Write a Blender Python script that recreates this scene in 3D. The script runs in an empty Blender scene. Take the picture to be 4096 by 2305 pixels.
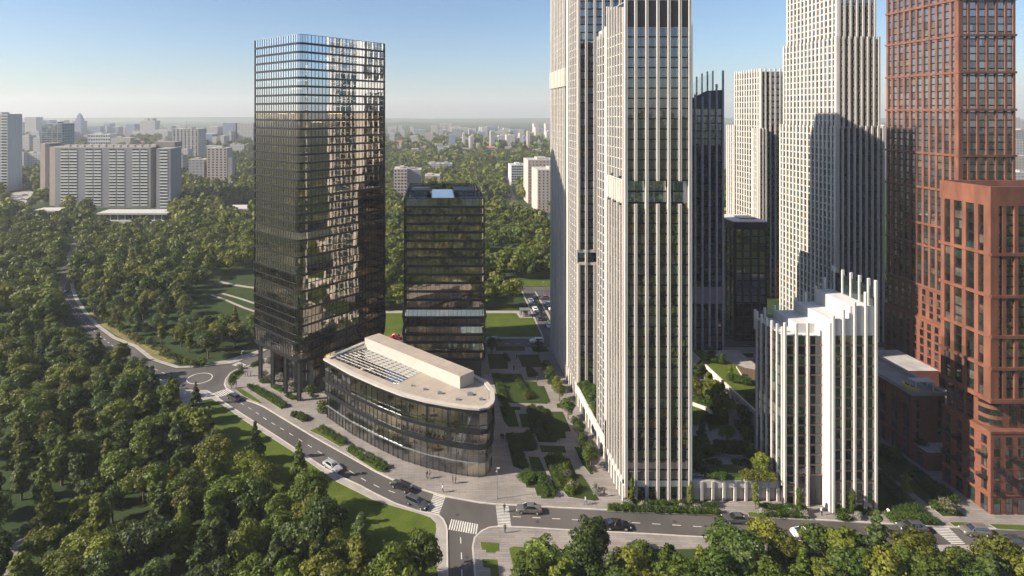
import bpy, math, random
import numpy as np
from mathutils import Vector, Matrix
from mathutils.geometry import tessellate_polygon

sc = bpy.context.scene
C = sc.collection
R = random.Random(7)

# ------------------------------------------------------------------ camera
H, F, CX, CY = 75.0, 2350.0, 1733.0, 450.0          # eye height, focal length and vanishing point (4096 px wide frame)
cam_d = bpy.data.cameras.new('camera'); cam = bpy.data.objects.new('camera', cam_d); C.objects.link(cam)
cam.location = (0, 0, H); cam.rotation_euler = (math.radians(90), 0, 0)
cam_d.sensor_width = 36; cam_d.lens = F / 4096 * 36
cam_d.shift_x = (2048 - CX) / 4096; cam_d.shift_y = -(1152.5 - CY) / 4096
cam_d.clip_start = 1; cam_d.clip_end = 40000
sc.camera = cam

# ------------------------------------------------------------------ sky, sun, exposure
SUN_EL = math.radians(31)
sdir = Vector((-0.98, -0.19, 0)).normalized()
sun_to = Vector((sdir.x * math.cos(SUN_EL), sdir.y * math.cos(SUN_EL), math.sin(SUN_EL)))
w = bpy.data.worlds.new("World"); sc.world = w; w.use_nodes = True
nt = w.node_tree; bg = nt.nodes['Background']
sky = nt.nodes.new('ShaderNodeTexSky'); sky.sky_type = 'NISHITA'; sky.sun_disc = False
sky.sun_elevation = SUN_EL; sky.sun_rotation = math.atan2(sdir.x, sdir.y)
sky.altitude = 100; sky.air_density = 1.0; sky.dust_density = 0.8; sky.ozone_density = 5.0
nt.links.new(sky.outputs[0], bg.inputs[0]); bg.inputs[1].default_value = 0.066
sl = bpy.data.lights.new('sun', 'SUN'); so = bpy.data.objects.new('sun', sl); C.objects.link(so)
sl.energy = 5.0; sl.angle = math.radians(0.5); sl.color = (1.0, 0.89, 0.73)
so.rotation_euler = (-sun_to).to_track_quat('-Z', 'Y').to_euler(); so.location = (0, 0, 300)
sc.view_settings.view_transform = 'Standard'; sc.view_settings.look = 'None'
sc.view_settings.exposure = 1.17; sc.view_settings.gamma = 1.0
cy = sc.cycles
cy.max_bounces = 8; cy.diffuse_bounces = 2; cy.glossy_bounces = 4; cy.transmission_bounces = 4
cy.transparent_max_bounces = 10; cy.volume_bounces = 1
cy.use_denoising = True; cy.caustics_reflective = False; cy.caustics_refractive = False
cy.sample_clamp_indirect = 6

# ------------------------------------------------------------------ helpers
def G(px, py, z=0.0):
    """point on the level z seen at photo pixel (px, py)"""
    Y = (H - z) * F / (py - CY)
    return ((px - CX) * Y / F, Y)
def XY(px, Y): return (px - CX) * Y / F
def ZZ(py, Y): return H - (py - CY) * Y / F

def tag(o, label=None, cat=None, group=None, kind=None):
    if label: o['label'] = label
    if cat: o['category'] = cat
    if group: o['group'] = group
    if kind: o['kind'] = kind
    return o
def empty(name, loc=(0, 0, 0), label=None, cat=None, group=None, rz=0):
    o = bpy.data.objects.new(name, None); C.objects.link(o)
    o.location = loc; o.rotation_euler = (0, 0, rz); o.empty_display_size = 0.5
    return tag(o, label, cat, group)

class MB:
    def __init__(s): s.v = []; s.f = []; s.m = []; s.mats = []
    def mi(s, m):
        if m not in s.mats: s.mats.append(m)
        return s.mats.index(m)
    def add(s, vs, fs, m):
        b = len(s.v); s.v += [tuple(p) for p in vs]; k = s.mi(m)
        for f in fs: s.f.append(tuple(b + i for i in f)); s.m.append(k)
    def quad(s, a, b, c, d, m): s.add([a, b, c, d], [(0, 1, 2, 3)], m)
    def box(s, x0, x1, y0, y1, z0, z1, m):
        s.add([(x0,y0,z0),(x1,y0,z0),(x1,y1,z0),(x0,y1,z0),(x0,y0,z1),(x1,y0,z1),(x1,y1,z1),(x0,y1,z1)],
              [(3,2,1,0),(4,5,6,7),(0,1,5,4),(1,2,6,5),(2,3,7,6),(3,0,4,7)], m)
    def fbox(s, fr, s0, s1, d0, d1, z0, z1, m):
        P = lambda a, d, z: (fr[0][0]+fr[1][0]*a+fr[2][0]*d, fr[0][1]+fr[1][1]*a+fr[2][1]*d, z)
        s.add([P(s0,d1,z0),P(s1,d1,z0),P(s1,d0,z0),P(s0,d0,z0),P(s0,d1,z1),P(s1,d1,z1),P(s1,d0,z1),P(s0,d0,z1)],
              [(3,2,1,0),(4,5,6,7),(0,1,5,4),(1,2,6,5),(2,3,7,6),(3,0,4,7)], m)
    def prism(s, poly, z0, z1, m, mside=None, bottom=True):
        n = len(poly)
        ar = sum(poly[i][0]*poly[(i+1)%n][1]-poly[(i+1)%n][0]*poly[i][1] for i in range(n))
        if ar < 0: poly = poly[::-1]
        tris = tessellate_polygon([[Vector((p[0], p[1], 0)) for p in poly]])
        top = []
        for t in tris:
            a, b, c = [poly[i] for i in t]
            cr = (b[0]-a[0])*(c[1]-a[1])-(b[1]-a[1])*(c[0]-a[0])
            top.append(t if cr > 0 else t[::-1])
        s.add([(p[0], p[1], z1) for p in poly], top, m)
        if bottom: s.add([(p[0], p[1], z0) for p in poly], [t[::-1] for t in top], m)
        ms = mside or m
        s.add([(p[0], p[1], z0) for p in poly]+[(p[0], p[1], z1) for p in poly],
              [(i, (i+1)%n, n+(i+1)%n, n+i) for i in range(n)], ms)
    def tube(s, p, q, r0, r1, m, n=8, caps=True):
        p, q = Vector(p), Vector(q); d = (q-p).normalized()
        a = Vector((1,0,0)) if abs(d.x) < .8 else Vector((0,1,0))
        u = d.cross(a).normalized(); v = d.cross(u)
        vs = []
        for c, r in ((p, r0), (q, r1)):
            for i in range(n):
                t = 2*math.pi*i/n; vs.append(c+u*(math.cos(t)*r)+v*(math.sin(t)*r))
        fs = [(i, n+i, n+(i+1)%n, (i+1)%n) for i in range(n)]
        if caps: fs += [tuple(range(n)), tuple(range(2*n-1, n-1, -1))]
        s.add(vs, fs, m)
    def build(s, name, parent=None, smooth=False, loc=None):
        if not s.f: return None
        me = bpy.data.meshes.new(name); me.from_pydata(s.v, [], s.f)
        for m in s.mats: me.materials.append(m)
        me.polygons.foreach_set('material_index', s.m)
        if smooth: me.polygons.foreach_set('use_smooth', [True]*len(s.f))
        me.update()
        o = bpy.data.objects.new(name, me); C.objects.link(o)
        if parent: o.parent = parent
        if loc: o.location = loc
        return o
def copy_tree(o, parent=None):
    c = o.copy(); C.objects.link(c)
    if parent: c.parent = parent
    for ch in list(KIDS.get(o.name, [])) or [k for k in o.children]: copy_tree(ch, c)
    return c
KIDS = {}
def inpoly(x, y, poly):
    n = len(poly); c = False; j = n-1
    for i in range(n):
        xi, yi = poly[i]; xj, yj = poly[j]
        if (yi > y) != (yj > y) and x < (xj-xi)*(y-yi)/(yj-yi)+xi: c = not c
        j = i
    return c

# ------------------------------------------------------------------ materials
def newmat(name):
    m = bpy.data.materials.new(name); m.use_nodes = True
    return m, m.node_tree, m.node_tree.nodes['Principled BSDF']
def noise_col(nt, scale, c1, c2, det=4, coord='Object', stretch=None, lo=.35, hi=.65):
    tc = nt.nodes.new('ShaderNodeTexCoord'); n = nt.nodes.new('ShaderNodeTexNoise')
    n.inputs['Scale'].default_value = scale; n.inputs['Detail'].default_value = det
    if stretch:
        mp = nt.nodes.new('ShaderNodeMapping'); mp.inputs['Scale'].default_value = stretch
        nt.links.new(tc.outputs[coord], mp.inputs[0]); nt.links.new(mp.outputs[0], n.inputs[0])
    else: nt.links.new(tc.outputs[coord], n.inputs[0])
    r = nt.nodes.new('ShaderNodeValToRGB'); r.color_ramp.elements[0].position = lo; r.color_ramp.elements[1].position = hi
    r.color_ramp.elements[0].color = (*c1, 1); r.color_ramp.elements[1].color = (*c2, 1)
    nt.links.new(n.outputs[0], r.inputs[0])
    return r.outputs[0], n
def mat(name, col, rough=.6, metal=0.0, var=.12, scale=.6, spec=.5, stretch=None):
    m, nt, b = newmat(name)
    c1 = tuple(c*(1-var) for c in col); c2 = tuple(min(1, c*(1+var)) for c in col)
    o, n = noise_col(nt, scale, c1, c2, stretch=stretch)
    nt.links.new(o, b.inputs['Base Color'])
    b.inputs['Roughness'].default_value = rough; b.inputs['Metallic'].default_value = metal
    b.inputs['Specular IOR Level'].default_value = spec
    return m
def mixcol(nt, fac, a, b, mode='MIX'):
    x = nt.nodes.new('ShaderNodeMix'); x.data_type = 'RGBA'; x.blend_type = mode
    for sock, v in ((x.inputs[0], fac), (x.inputs[6], a), (x.inputs[7], b)):
        if isinstance(v, (int, float)): sock.default_value = v
        elif isinstance(v, tuple): sock.default_value = (*v, 1)
        else: nt.links.new(v, sock)
    return x.outputs[2]
def brickmat(name, c1, c2, mortar, bw, bh, ms, rough=.8, coord='Object', rot=None, scale=1.0, var=.15, freq=.5):
    m, nt, b = newmat(name)
    tc = nt.nodes.new('ShaderNodeTexCoord'); mp = nt.nodes.new('ShaderNodeMapping')
    if rot: mp.inputs['Rotation'].default_value = rot
    br = nt.nodes.new('ShaderNodeTexBrick')
    br.inputs['Color1'].default_value = (*c1, 1); br.inputs['Color2'].default_value = (*c2, 1); br.inputs['Mortar'].default_value = (*mortar, 1)
    br.inputs['Scale'].default_value = scale; br.inputs['Brick Width'].default_value = bw; br.inputs['Row Height'].default_value = bh
    br.inputs['Mortar Size'].default_value = ms; br.offset_frequency = 2; br.inputs['Bias'].default_value = 0
    nt.links.new(tc.outputs[coord], mp.inputs[0]); nt.links.new(mp.outputs[0], br.inputs[0])
    o, n = noise_col(nt, freq, (1-var,)*3, (1+var*.6,)*3)
    nt.links.new(mixcol(nt, 1.0, br.outputs[0], o, 'MULTIPLY'), b.inputs['Base Color'])
    b.inputs['Roughness'].default_value = rough
    return m
def glass(name, refl, body, rough=.02, trans=0.0, tint=(.7, .75, .7), rcol=(.92, .95, 1.0), wav=0.0):
    """coated architectural glass: part mirror, part see-through, part the dark body behind"""
    m, nt, b = newmat(name); L = nt.links
    out = nt.nodes['Material Output']
    gl = nt.nodes.new('ShaderNodeBsdfGlossy'); gl.inputs['Roughness'].default_value = rough; gl.inputs['Color'].default_value = (*rcol, 1)
    if wav:
        tc = nt.nodes.new('ShaderNodeTexCoord'); n = nt.nodes.new('ShaderNodeTexNoise'); n.inputs['Scale'].default_value = .45; n.inputs['Detail'].default_value = 1
        bp = nt.nodes.new('ShaderNodeBump'); bp.inputs['Strength'].default_value = wav; bp.inputs['Distance'].default_value = .1
        L.new(tc.outputs['Object'], n.inputs[0]); L.new(n.outputs[0], bp.inputs['Height']); L.new(bp.outputs[0], gl.inputs['Normal'])
    fr = nt.nodes.new('ShaderNodeFresnel'); fr.inputs[0].default_value = 1.5
    mr = nt.nodes.new('ShaderNodeMapRange'); mr.inputs['From Max'].default_value = 1; mr.inputs['To Min'].default_value = refl; mr.inputs['To Max'].default_value = 1
    L.new(fr.outputs[0], mr.inputs['Value'])
    b.inputs['Roughness'].default_value = .8; b.inputs['Specular IOR Level'].default_value = 0
    o, n = noise_col(nt, .35, tuple(c*.6 for c in body), tuple(c*1.5 for c in body), stretch=(1, 1, 1.4))
    L.new(o, b.inputs['Base Color'])
    inner = b.outputs[0]
    if trans:
        tr = nt.nodes.new('ShaderNodeBsdfTransparent'); tr.inputs[0].default_value = (*tint, 1)
        mx = nt.nodes.new('ShaderNodeMixShader'); mx.inputs[0].default_value = trans
        L.new(b.outputs[0], mx.inputs[1]); L.new(tr.outputs[0], mx.inputs[2]); inner = mx.outputs[0]
    ms = nt.nodes.new('ShaderNodeMixShader'); L.new(mr.outputs[0], ms.inputs[0]); L.new(inner, ms.inputs[1]); L.new(gl.outputs[0], ms.inputs[2])
    L.new(ms.outputs[0], out.inputs[0])
    return m
def foliage(name, dark, light, yellow=None, rnd=.35):
    m, nt, b = newmat(name); L = nt.links
    at = nt.nodes.new('ShaderNodeAttribute'); at.attribute_name = 'tone'
    c = mixcol(nt, at.outputs['Fac'], dark, light)
    if yellow:
        a2 = nt.nodes.new('ShaderNodeAttribute'); a2.attribute_name = 'tint'
        c = mixcol(nt, a2.outputs['Fac'], c, yellow)
    oi = nt.nodes.new('ShaderNodeObjectInfo')
    mr = nt.nodes.new('ShaderNodeMapRange'); mr.inputs['To Min'].default_value = 1-rnd; mr.inputs['To Max'].default_value = 1+rnd*.6
    L.new(oi.outputs['Random'], mr.inputs['Value'])
    vm = nt.nodes.new('ShaderNodeVectorMath'); vm.operation = 'SCALE'; L.new(c, vm.inputs[0]); L.new(mr.outputs[0], vm.inputs['Scale'])
    L.new(vm.outputs[0], b.inputs['Base Color']); b.inputs['Roughness'].default_value = .55; b.inputs['Specular IOR Level'].default_value = .3
    tr = nt.nodes.new('ShaderNodeBsdfTranslucent'); L.new(vm.outputs[0], tr.inputs[0])
    mx = nt.nodes.new('ShaderNodeMixShader'); mx.inputs[0].default_value = .3
    L.new(b.outputs[0], mx.inputs[1]); L.new(tr.outputs[0], mx.inputs[2]); L.new(mx.outputs[0], nt.nodes['Material Output'].inputs[0])
    return m
def grassmat(name, a, b_, sc_=.25):
    m, nt, b = newmat(name)
    o, n = noise_col(nt, sc_, a, b_, det=8, lo=.3, hi=.7)
    o2, n2 = noise_col(nt, 6, (.75,)*3, (1.2,)*3, det=3)
    nt.links.new(mixcol(nt, 1.0, o, o2, 'MULTIPLY'), b.inputs['Base Color'])
    b.inputs['Roughness'].default_value = .95; b.inputs['Specular IOR Level'].default_value = .1
    return m
M = {}
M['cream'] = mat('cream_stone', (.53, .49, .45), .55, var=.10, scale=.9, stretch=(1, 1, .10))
M['white'] = mat('white_render', (.50, .49, .48), .6, var=.08, scale=.9, stretch=(1, 1, .12))
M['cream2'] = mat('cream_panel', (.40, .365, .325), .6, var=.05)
M['bronze'] = mat('bronze_trim', (.20, .125, .095), .45)
M['dark'] = mat('dark_metal', (.022, .023, .026), .35, .4)
M['dark2'] = mat('charcoal_panel', (.05, .048, .052), .5)
M['steel'] = mat('grey_steel', (.28, .29, .31), .4, .6)
M['conc'] = mat('concrete', (.42, .40, .37), .8)
M['ceil'] = mat('office_ceiling', (.55, .52, .46), .8)
M['desk'] = mat('desk_wood', (.30, .19, .11), .6, var=.3)
M['deskw'] = mat('desk_white', (.62, .60, .56), .6)
M['core'] = mat('lift_core', (.22, .17, .13), .8, var=.3)
M['redl'] = mat('red_brick', (.160, .054, .033), .8, var=.16, scale=1.2, stretch=(1, 1, 3))
M['red'] = mat('terracotta_panel', (.158, .060, .036), .65, var=.22, scale=.5, stretch=(1, 1, .35))
M['redd'] = mat('dark_terracotta', (.10, .032, .020), .65, var=.1)
M['orange'] = mat('orange_panel', (.62, .26, .07), .6)
M['yellow'] = mat('yellow_bench', (.75, .48, .04), .5)
M['asph'] = mat('asphalt', (.072, .064, .060), .85, var=.26, scale=.12, stretch=(1, .35, 1))
M['line'] = mat('road_paint', (.52, .50, .47), .7)
M['kerb'] = mat('kerb_stone', (.40, .37, .34), .8)
M['pave'] = brickmat('plaza_paving', (.25, .222, .203), (.195, .172, .158), (.125, .112, .104), 2.6, .55, .03, freq=.12, var=.2)
M['path'] = mat('path_concrete', (.28, .255, .235), .85, scale=.5)
M['grass'] = grassmat('lawn_grass', (.052, .080, .011), (.085, .112, .018))
M['dgrass'] = grassmat('dark_shaded_lawn', (.022, .040, .009), (.038, .056, .013))  # darker copy of the lawn: dark bed plants, plaza shade deepened in the colour
M['ground'] = grassmat('wood_floor', (.022, .038, .014), (.045, .065, .022), .05)
M['soil'] = mat('soil', (.09, .06, .035), .95, var=.3, scale=2)
M['bark'] = mat('bark', (.10, .075, .055), .9, var=.3, scale=3)
M['g_dark'] = glass('dark_glass', .20, (.008, .010, .011), wav=.15)
M['g_dark2'] = glass('smoked_glass', .18, (.016, .020, .018), wav=.15)
M['g_curt'] = glass('curtained_glass', .14, (.075, .072, .062), wav=.1)
M['g_warm'] = glass('warm_room_glass', .12, (.08, .05, .018), wav=.1)
M['g_teal'] = glass('teal_glass', .20, (.012, .034, .030), wav=.15)
M['g_blue'] = glass('blue_glass', .36, (.02, .042, .052), wav=.15)
M['g_tower'] = glass('tower_glass', .36, (.014, .015, .013), trans=.62, tint=(.64, .62, .50), rcol=(.92, .87, .79), wav=.05)
M['g_tower_sky'] = glass('tower_glass_sky_boost', .68, (.014, .018, .022), trans=.4, tint=(.55, .58, .55), rcol=(.80, .88, .98), wav=.05)  # same tower glass, mirror strengthened and blued to brighten the sky reflection
M['g_clear'] = glass('clear_glass', .15, (.02, .03, .03), trans=.94, tint=(.74, .79, .76), wav=.03)
M['lamp'] = None
M['g_low'] = glass('weak_mirror_glass', .05, (.008, .012, .011))  # mirror weakened so recess panes stay dark beside the sunlit white wall
M['g_rail'] = glass('balustrade_glass', .07, (.2, .28, .28), trans=.93, tint=(.90, .95, .95))
def em(name, col, s):
    m, nt, b = newmat(name); b.inputs['Emission Color'].default_value = (*col, 1); b.inputs['Emission Strength'].default_value = s
    b.inputs['Base Color'].default_value = (*col, 1); return m
M['lamp'] = em('ceiling_lamp', (1, .78, .50), 5.0)
M['lit'] = em('room_glow', (1, .55, .16), .9)  # wall surface glows itself, put in for warm room light
# far building walls: window pattern belongs to the wall surface
def farmat(name, wall, win, bw, bh, ms):
    m, nt, b = newmat(name); L = nt.links
    tc = nt.nodes.new('ShaderNodeTexCoord'); sp = nt.nodes.new('ShaderNodeSeparateXYZ'); L.new(tc.outputs['Object'], sp.inputs[0])
    ad = nt.nodes.new('ShaderNodeMath'); L.new(sp.outputs[0], ad.inputs[0]); L.new(sp.outputs[1], ad.inputs[1])
    cb = nt.nodes.new('ShaderNodeCombineXYZ'); L.new(ad.outputs[0], cb.inputs[0]); L.new(sp.outputs[2], cb.inputs[1])
    br = nt.nodes.new('ShaderNodeTexBrick'); br.offset = 0; br.squash = 1; br.inputs['Scale'].default_value = 1
    br.inputs['Brick Width'].default_value = bw; br.inputs['Row Height'].default_value = bh; br.inputs['Mortar Size'].default_value = ms
    br.inputs['Mortar Smooth'].default_value = 0
    br.inputs['Color1'].default_value = (*win, 1); br.inputs['Color2'].default_value = tuple(c*1.9+.01 for c in win)+(1,); br.inputs['Mortar'].default_value = (*wall, 1)
    L.new(cb.outputs[0], br.inputs[0])
    ge = nt.nodes.new('ShaderNodeNewGeometry'); s2 = nt.nodes.new('ShaderNodeSeparateXYZ'); L.new(ge.outputs['Normal'], s2.inputs[0])
    gt = nt.nodes.new('ShaderNodeMath'); gt.operation = 'GREATER_THAN'; gt.inputs[1].default_value = .5; L.new(s2.outputs[2], gt.inputs[0])
    L.new(mixcol(nt, gt.outputs[0], br.outputs[0], (.33, .32, .31)), b.inputs['Base Color'])
    b.inputs['Roughness'].default_value = .7
    return m
M['far_w'] = farmat('white_flats_wall', (.46, .43, .40), (.10, .11, .13), 3.2, 2.8, .75)
M['far_p'] = farmat('pale_pink_wall', (.40, .345, .30), (.12, .12, .13), 3.0, 3.0, .85)
M['far_g'] = farmat('grey_flats_wall', (.30, .285, .28), (.10, .11, .13), 4.0, 3.0, .8)
M['far_b'] = farmat('blue_office_wall', (.25, .29, .34), (.08, .11, .15), 5.0, 3.4, .6)
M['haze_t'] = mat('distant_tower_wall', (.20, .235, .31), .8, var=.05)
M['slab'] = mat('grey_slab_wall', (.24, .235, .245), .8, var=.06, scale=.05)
M['slabd'] = mat('grey_slab_shade', (.22, .205, .20), .8, var=.06)  # slab grey darkened for side and set-back walls, shade put into the colour
M['pinkw'] = mat('pale_pink_render', (.42, .35, .31), .8, var=.05)
M['roofg'] = mat('flat_roof_felt', (.34, .33, .32), .9, var=.2, scale=.2)
M['roofr'] = mat('red_tile_roof', (.30, .11, .07), .9, var=.2)
# foliage
M['f_dark'] = foliage('dark_leaves', (0.024, 0.045, 0.008), (0.076, 0.118, 0.015))
M['f_mid'] = foliage('mid_leaves', (0.039, 0.068, 0.008), (0.132, 0.180, 0.018))
M['f_oliv'] = foliage('olive_leaves', (0.063, 0.077, 0.010), (0.191, 0.195, 0.022))
M['f_yel'] = foliage('yellow_green_leaves', (.068, .088, .008), (.175, .200, .020))
M['f_gold'] = foliage('golden_leaves', (0.126, 0.096, 0.007), (0.244, 0.200, 0.018))
M['f_blue'] = foliage('blue_green_leaves', (0.037, 0.064, 0.017), (0.113, 0.152, 0.035))
M['f_wood'] = foliage('woodland_leaves', (0.031, 0.057, 0.009), (0.123, 0.163, 0.019), (0.268, 0.241, 0.019), rnd=0)
M['f_white'] = foliage('white_blossom', (0.163, 0.163, 0.126), (0.459, 0.444, 0.385))
M['f_hedge'] = foliage('hedge_leaves', (0.033, 0.065, 0.008), (0.094, 0.149, 0.015))
M['f_tan'] = foliage('tan_grass', (0.118, 0.111, 0.059), (0.252, 0.229, 0.126))
# ------------------------------------------------------------------ ground, roads, plazas
def ring(pts): return [G(*p) for p in pts]
def sheet(name, poly, z, m, kind='structure', t=0.0, mside=None):
    b = MB(); b.prism(poly, z - t if t else z - .003, z, m, mside, bottom=False)
    o = b.build(name)
    if kind: o['kind'] = kind
    return o
g = MB(); g.quad((-6300, -1480, 0), (6300, -1480, 0), (6300, 6300, 0), (-6300, 6300, 0), M['ground'])
g.build('ground')['kind'] = 'structure'

NK = [(2090,1384),(1960,1384)]                                     # placeholder start (rear street joins below)
forest_R = [(325,960),(299,1036.8),(286,1079.6),(278,1122),(282,1156.5),(299,1199),(337.7,1261),(385,1310),(449,1357),(534,1391.6),(600,1443),(705,1477),(761,1474),(848,1466),(929,1457)]
ne_L = [(1035,1420),(1072,1402.8)]
ne_R = [(1080,1427.6),(985,1469.6)]
arc = [(957,1474),(923,1493),(902.8,1517.7),(898,1539.4),(906,1555),(926,1567),(957,1586),(991,1604.6),(1025.5,1615.5),(1059.6,1631),(1097,1654)]
mainN = [(1190,1710),(1252,1747),(1330,1791),(1441,1853),(1500,1887),(1577,1924),(1696,1963),(1782,1988),(1927,2014),(1982,2019),(2183,2030),(2397,2041),(2600,2050),(2890,2062),(3240,2080),(3547,2097),(3863,2114),(4096,2122),(4700,2150)]
southR = [(4700,2240),(4096,2190),(3807,2180),(3733,2184)]
southM = [(3560,2180),(2834,2153),(2600,2139),(2269,2123),(2098,2112),(1991,2109),(1957,2113),(1927,2127),(1899,2153),(1891,2191),(1901,2305),(1905,2700)]
sideL = [(1786,2700),(1790,2305),(1788,2127),(1785,2106),(1773,2080),(1756,2064),(1671,2046),(1585,2018),(1500,1977),(1441,1945),(1370,1912),(1297,1874),(1185.4,1799.7),(1128,1761.5),(1065.8,1721),(972.7,1660.6),(898,1612),(842,1572),(826.7,1564),(786,1564),(749,1562.7),(711.8,1553),(640,1520)]
forest_L = [(560,1480),(500,1447),(444.6,1413),(380,1360),(299,1272),(265,1233),(239,1190.7),(233,1139),(243.7,1092),(261,1045),(290,965)]
ne_far = [(-45.5, 188), (-52, 188)]
# rear street Y 188..194 and the street running north from it (world metres)
road = ring(forest_R) + ring(ne_L) + [(-53.5, 188), (-51, 194.3), (36.9, 194.3), (37.0, 199.2), (37.6, 232), (37.9, 247), (-30, 247), (-30, 252.5), (120, 252.5), (120, 247), (42.2, 247), (41.6, 232), (41.5, 207), (41.6, 194.3), (175, 194.3), (175, 188.2), (-44, 188.2)] + ring(ne_R) + ring(arc) + ring(mainN) + ring(southR)
road += [G(3715,2215), G(3800,2236), G(4096,2236), G(4700,2250), G(4700,2420), G(3560,2420)] + ring(southM) + ring(sideL) + ring(forest_L)
sheet('road', road, .02, M['asph'])
# main plaza with kerb edge
plaza = [(-42.5, 187.4)] + ring(ne_R) + ring(arc) + ring(mainN) + [(178, 125), (178, 187.4)]
sheet('plaza_pavement', plaza, .14, M['pave'], t=.14, mside=M['kerb'])
def strip(pts, wdt, closed=False):
    """thin ribbon polygon following pts (world metres)"""
    L_, R_ = [], []
    n = len(pts)
    for i, p in enumerate(pts):
        a = pts[max(i-1, 0)]; b = pts[min(i+1, n-1)]
        d = Vector((b[0]-a[0], b[1]-a[1])).normalized(); nn = Vector((-d.y, d.x))*wdt/2
        L_.append((p[0]+nn.x, p[1]+nn.y)); R_.append((p[0]-nn.x, p[1]-nn.y))
    return L_, R_
def ribbon(name, pts, wdt, z, m, kind='structure', z0=None):
    L_, R_ = strip(pts, wdt); b = MB()
    for i in range(len(pts)-1):
        b.quad((*R_[i], z), (*R_[i+1], z), (*L_[i+1], z), (*L_[i], z), m)
        if z0 is not None:
            b.quad((*R_[i], z0), (*R_[i+1], z0), (*R_[i+1], z), (*R_[i], z), m)
            b.quad((*L_[i], z), (*L_[i+1], z), (*L_[i+1], z0), (*L_[i], z0), m)
    o = b.build(name)
    if kind: o['kind'] = kind
    return o
ribbon('kerb', ring(ne_R)+ring(arc)+ring(mainN), .32, .17, M['kerb'], z0=.01)
# pavement west of the main road, east corner pavement, median
ribbon('kerb', ring(sideL), .3, .16, M['kerb'], z0=.01)
west = ring([(640,1520),(711.8,1553),(749,1562.7),(786,1564),(826.7,1564),(842,1572),(898,1612),(972.7,1660.6),(1065.8,1721),(1128,1761.5),(1185.4,1799.7),(1297,1874),(1370,1912),(1441,1945),(1500,1977),(1585,2018),(1671,2046),(1756,2064),(1773,2080),(1785,2106),(1788,2127),(1790,2305),(1786,2700)]) + \
       ring([(1748,2700),(1752,2305),(1739,2161),(1745.5,2118),(1743,2093),(1722,2071.5),(1671,2054),(1585,2030),(1490,2000),(1345,1928),(1200,1826),(1159,1799.7),(1065.8,1741),(972.7,1680.7),(879.5,1614),(848,1597),(810,1604),(740,1640),(690,1600),(640,1560)])
sheet('pavement', west, .13, M['path'], t=.13, mside=M['kerb'])
east = ring(southM) + ring([(2150,2700),(2150,2330),(2300,2300),(2600,2200),(2834,2196),(3100,2204),(3300,2212),(3560,2225)])
sheet('corner_pavement', east, .14, M['pave'], t=.14, mside=M['kerb'])
ribbon('kerb', ring(southM), .3, .17, M['kerb'], z0=.01)
sheet('median_pavement', ring([(4700,2240),(4096,2192),(3807,2182),(3745,2184),(3722,2192),(3722,2202),(3760,2214),(3900,2221),(4096,2226),(4700,2244)]), .15, M['path'], t=.15, mside=M['kerb'])
# forest road shoulders
fr = ring([(333,960),(307,1036.8),(294,1079.6),(286,1122),(290,1156),(307,1197),(346,1258),(394,1306),(458,1352),(543,1386),(609,1437),(712,1470),(765,1467)])
ribbon('footpath', fr, 1.3, .08, M['path'], z0=0)
sheet('footpath', ring([(712,1474),(761,1472),(848,1463),(929,1455),(1035,1418),(1068,1400),(1050,1396),(1010,1410),(900,1442),(848,1452),(765,1462)]), .10, M['path'], t=.1)
# grass strips
sheet('grass_strip', ring([(848,1597),(879.5,1614),(972.7,1680.7),(1065.8,1741),(1159,1799.7),(1200,1826),(1345,1928),(1490,2000),(1585,2030),(1671,2054),(1722,2071.5),(1743,2093),(1745.5,2118),(1739,2161),(1752,2305),(1750,2600),(1300,2600),(1200,2150),(900,1900),(780,1750),(760,1640)]), .06, M['grass'], t=.06)
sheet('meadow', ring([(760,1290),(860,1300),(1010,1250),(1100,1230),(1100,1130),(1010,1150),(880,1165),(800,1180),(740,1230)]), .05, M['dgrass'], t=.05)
ribbon('footpath', ring([(845,1180),(905,1202),(975,1232),(1060,1260)]), 1.2, .09, M['path'], z0=0)
ribbon('footpath', ring([(890,1175),(960,1195),(1020,1215),(1100,1240)]), 1.2, .09, M['path'], z0=0)
ribbon('footpath', ring([(880,1128),(935,1140),(1000,1150),(1080,1160)]), 1.8, .09, M['path'], z0=0)
sheet('verge', ring([(545,1384),(470,1345),(400,1300),(352,1255),(365,1248),(420,1290),(500,1335),(575,1365),(640,1400),(720,1440),(690,1455),(615,1432)]), .05, mat('dry_verge', (.14,.12,.035), .95, var=.3, scale=.4), t=.05)
# lawn north of the rear street
sheet('lawn', [(-22, 196.2), (36.0, 196.2), (36.2, 214), (31.5, 214), (31.0, 219), (-22, 219)], .07, M['grass'], t=.07)
sheet('footpath', [(-45, 219.3), (31.0, 219.3), (31.5, 214.3), (36.2, 214.3), (36.2, 222), (-45, 222)], .08, M['path'], t=.08)
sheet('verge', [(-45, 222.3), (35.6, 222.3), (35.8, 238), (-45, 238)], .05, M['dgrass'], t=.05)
sheet('footpath', [(-44, 194.5), (36.8, 194.5), (36.8, 196.0), (-44, 196.0)], .09, M['path'], t=.09)
sheet('footpath', [(36.3, 196.1), (36.9, 196.1), (37.6, 246), (36.9, 246)], .10, M['path'], t=.1)
sheet('car_park', [(43.4, 214), (58, 214), (58, 246), (43.0, 246)], .05, M['asph'], t=.05)
sheet('footpath', [(42.0, 196), (43.2, 196), (42.9, 246), (42.4, 246)], .10, M['path'], t=.1)
sheet('lawn', [(-28, 253.2), (60, 253.2), (60, 262), (-28, 262)], .06, M['grass'], t=.06)
sheet('meadow', ring([(1945,1010),(2100,1000),(2080,1030),(2050,1060),(1960,1080)]), .05, M['grass'], t=.05)
sheet('far_road', ring([(1935,815),(2060,810),(2110,830),(2200,868),(2260,900),(2260,930),(2180,905),(2090,880),(1990,835),(1935,832)]), .05, M['asph'], t=.05)
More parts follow.
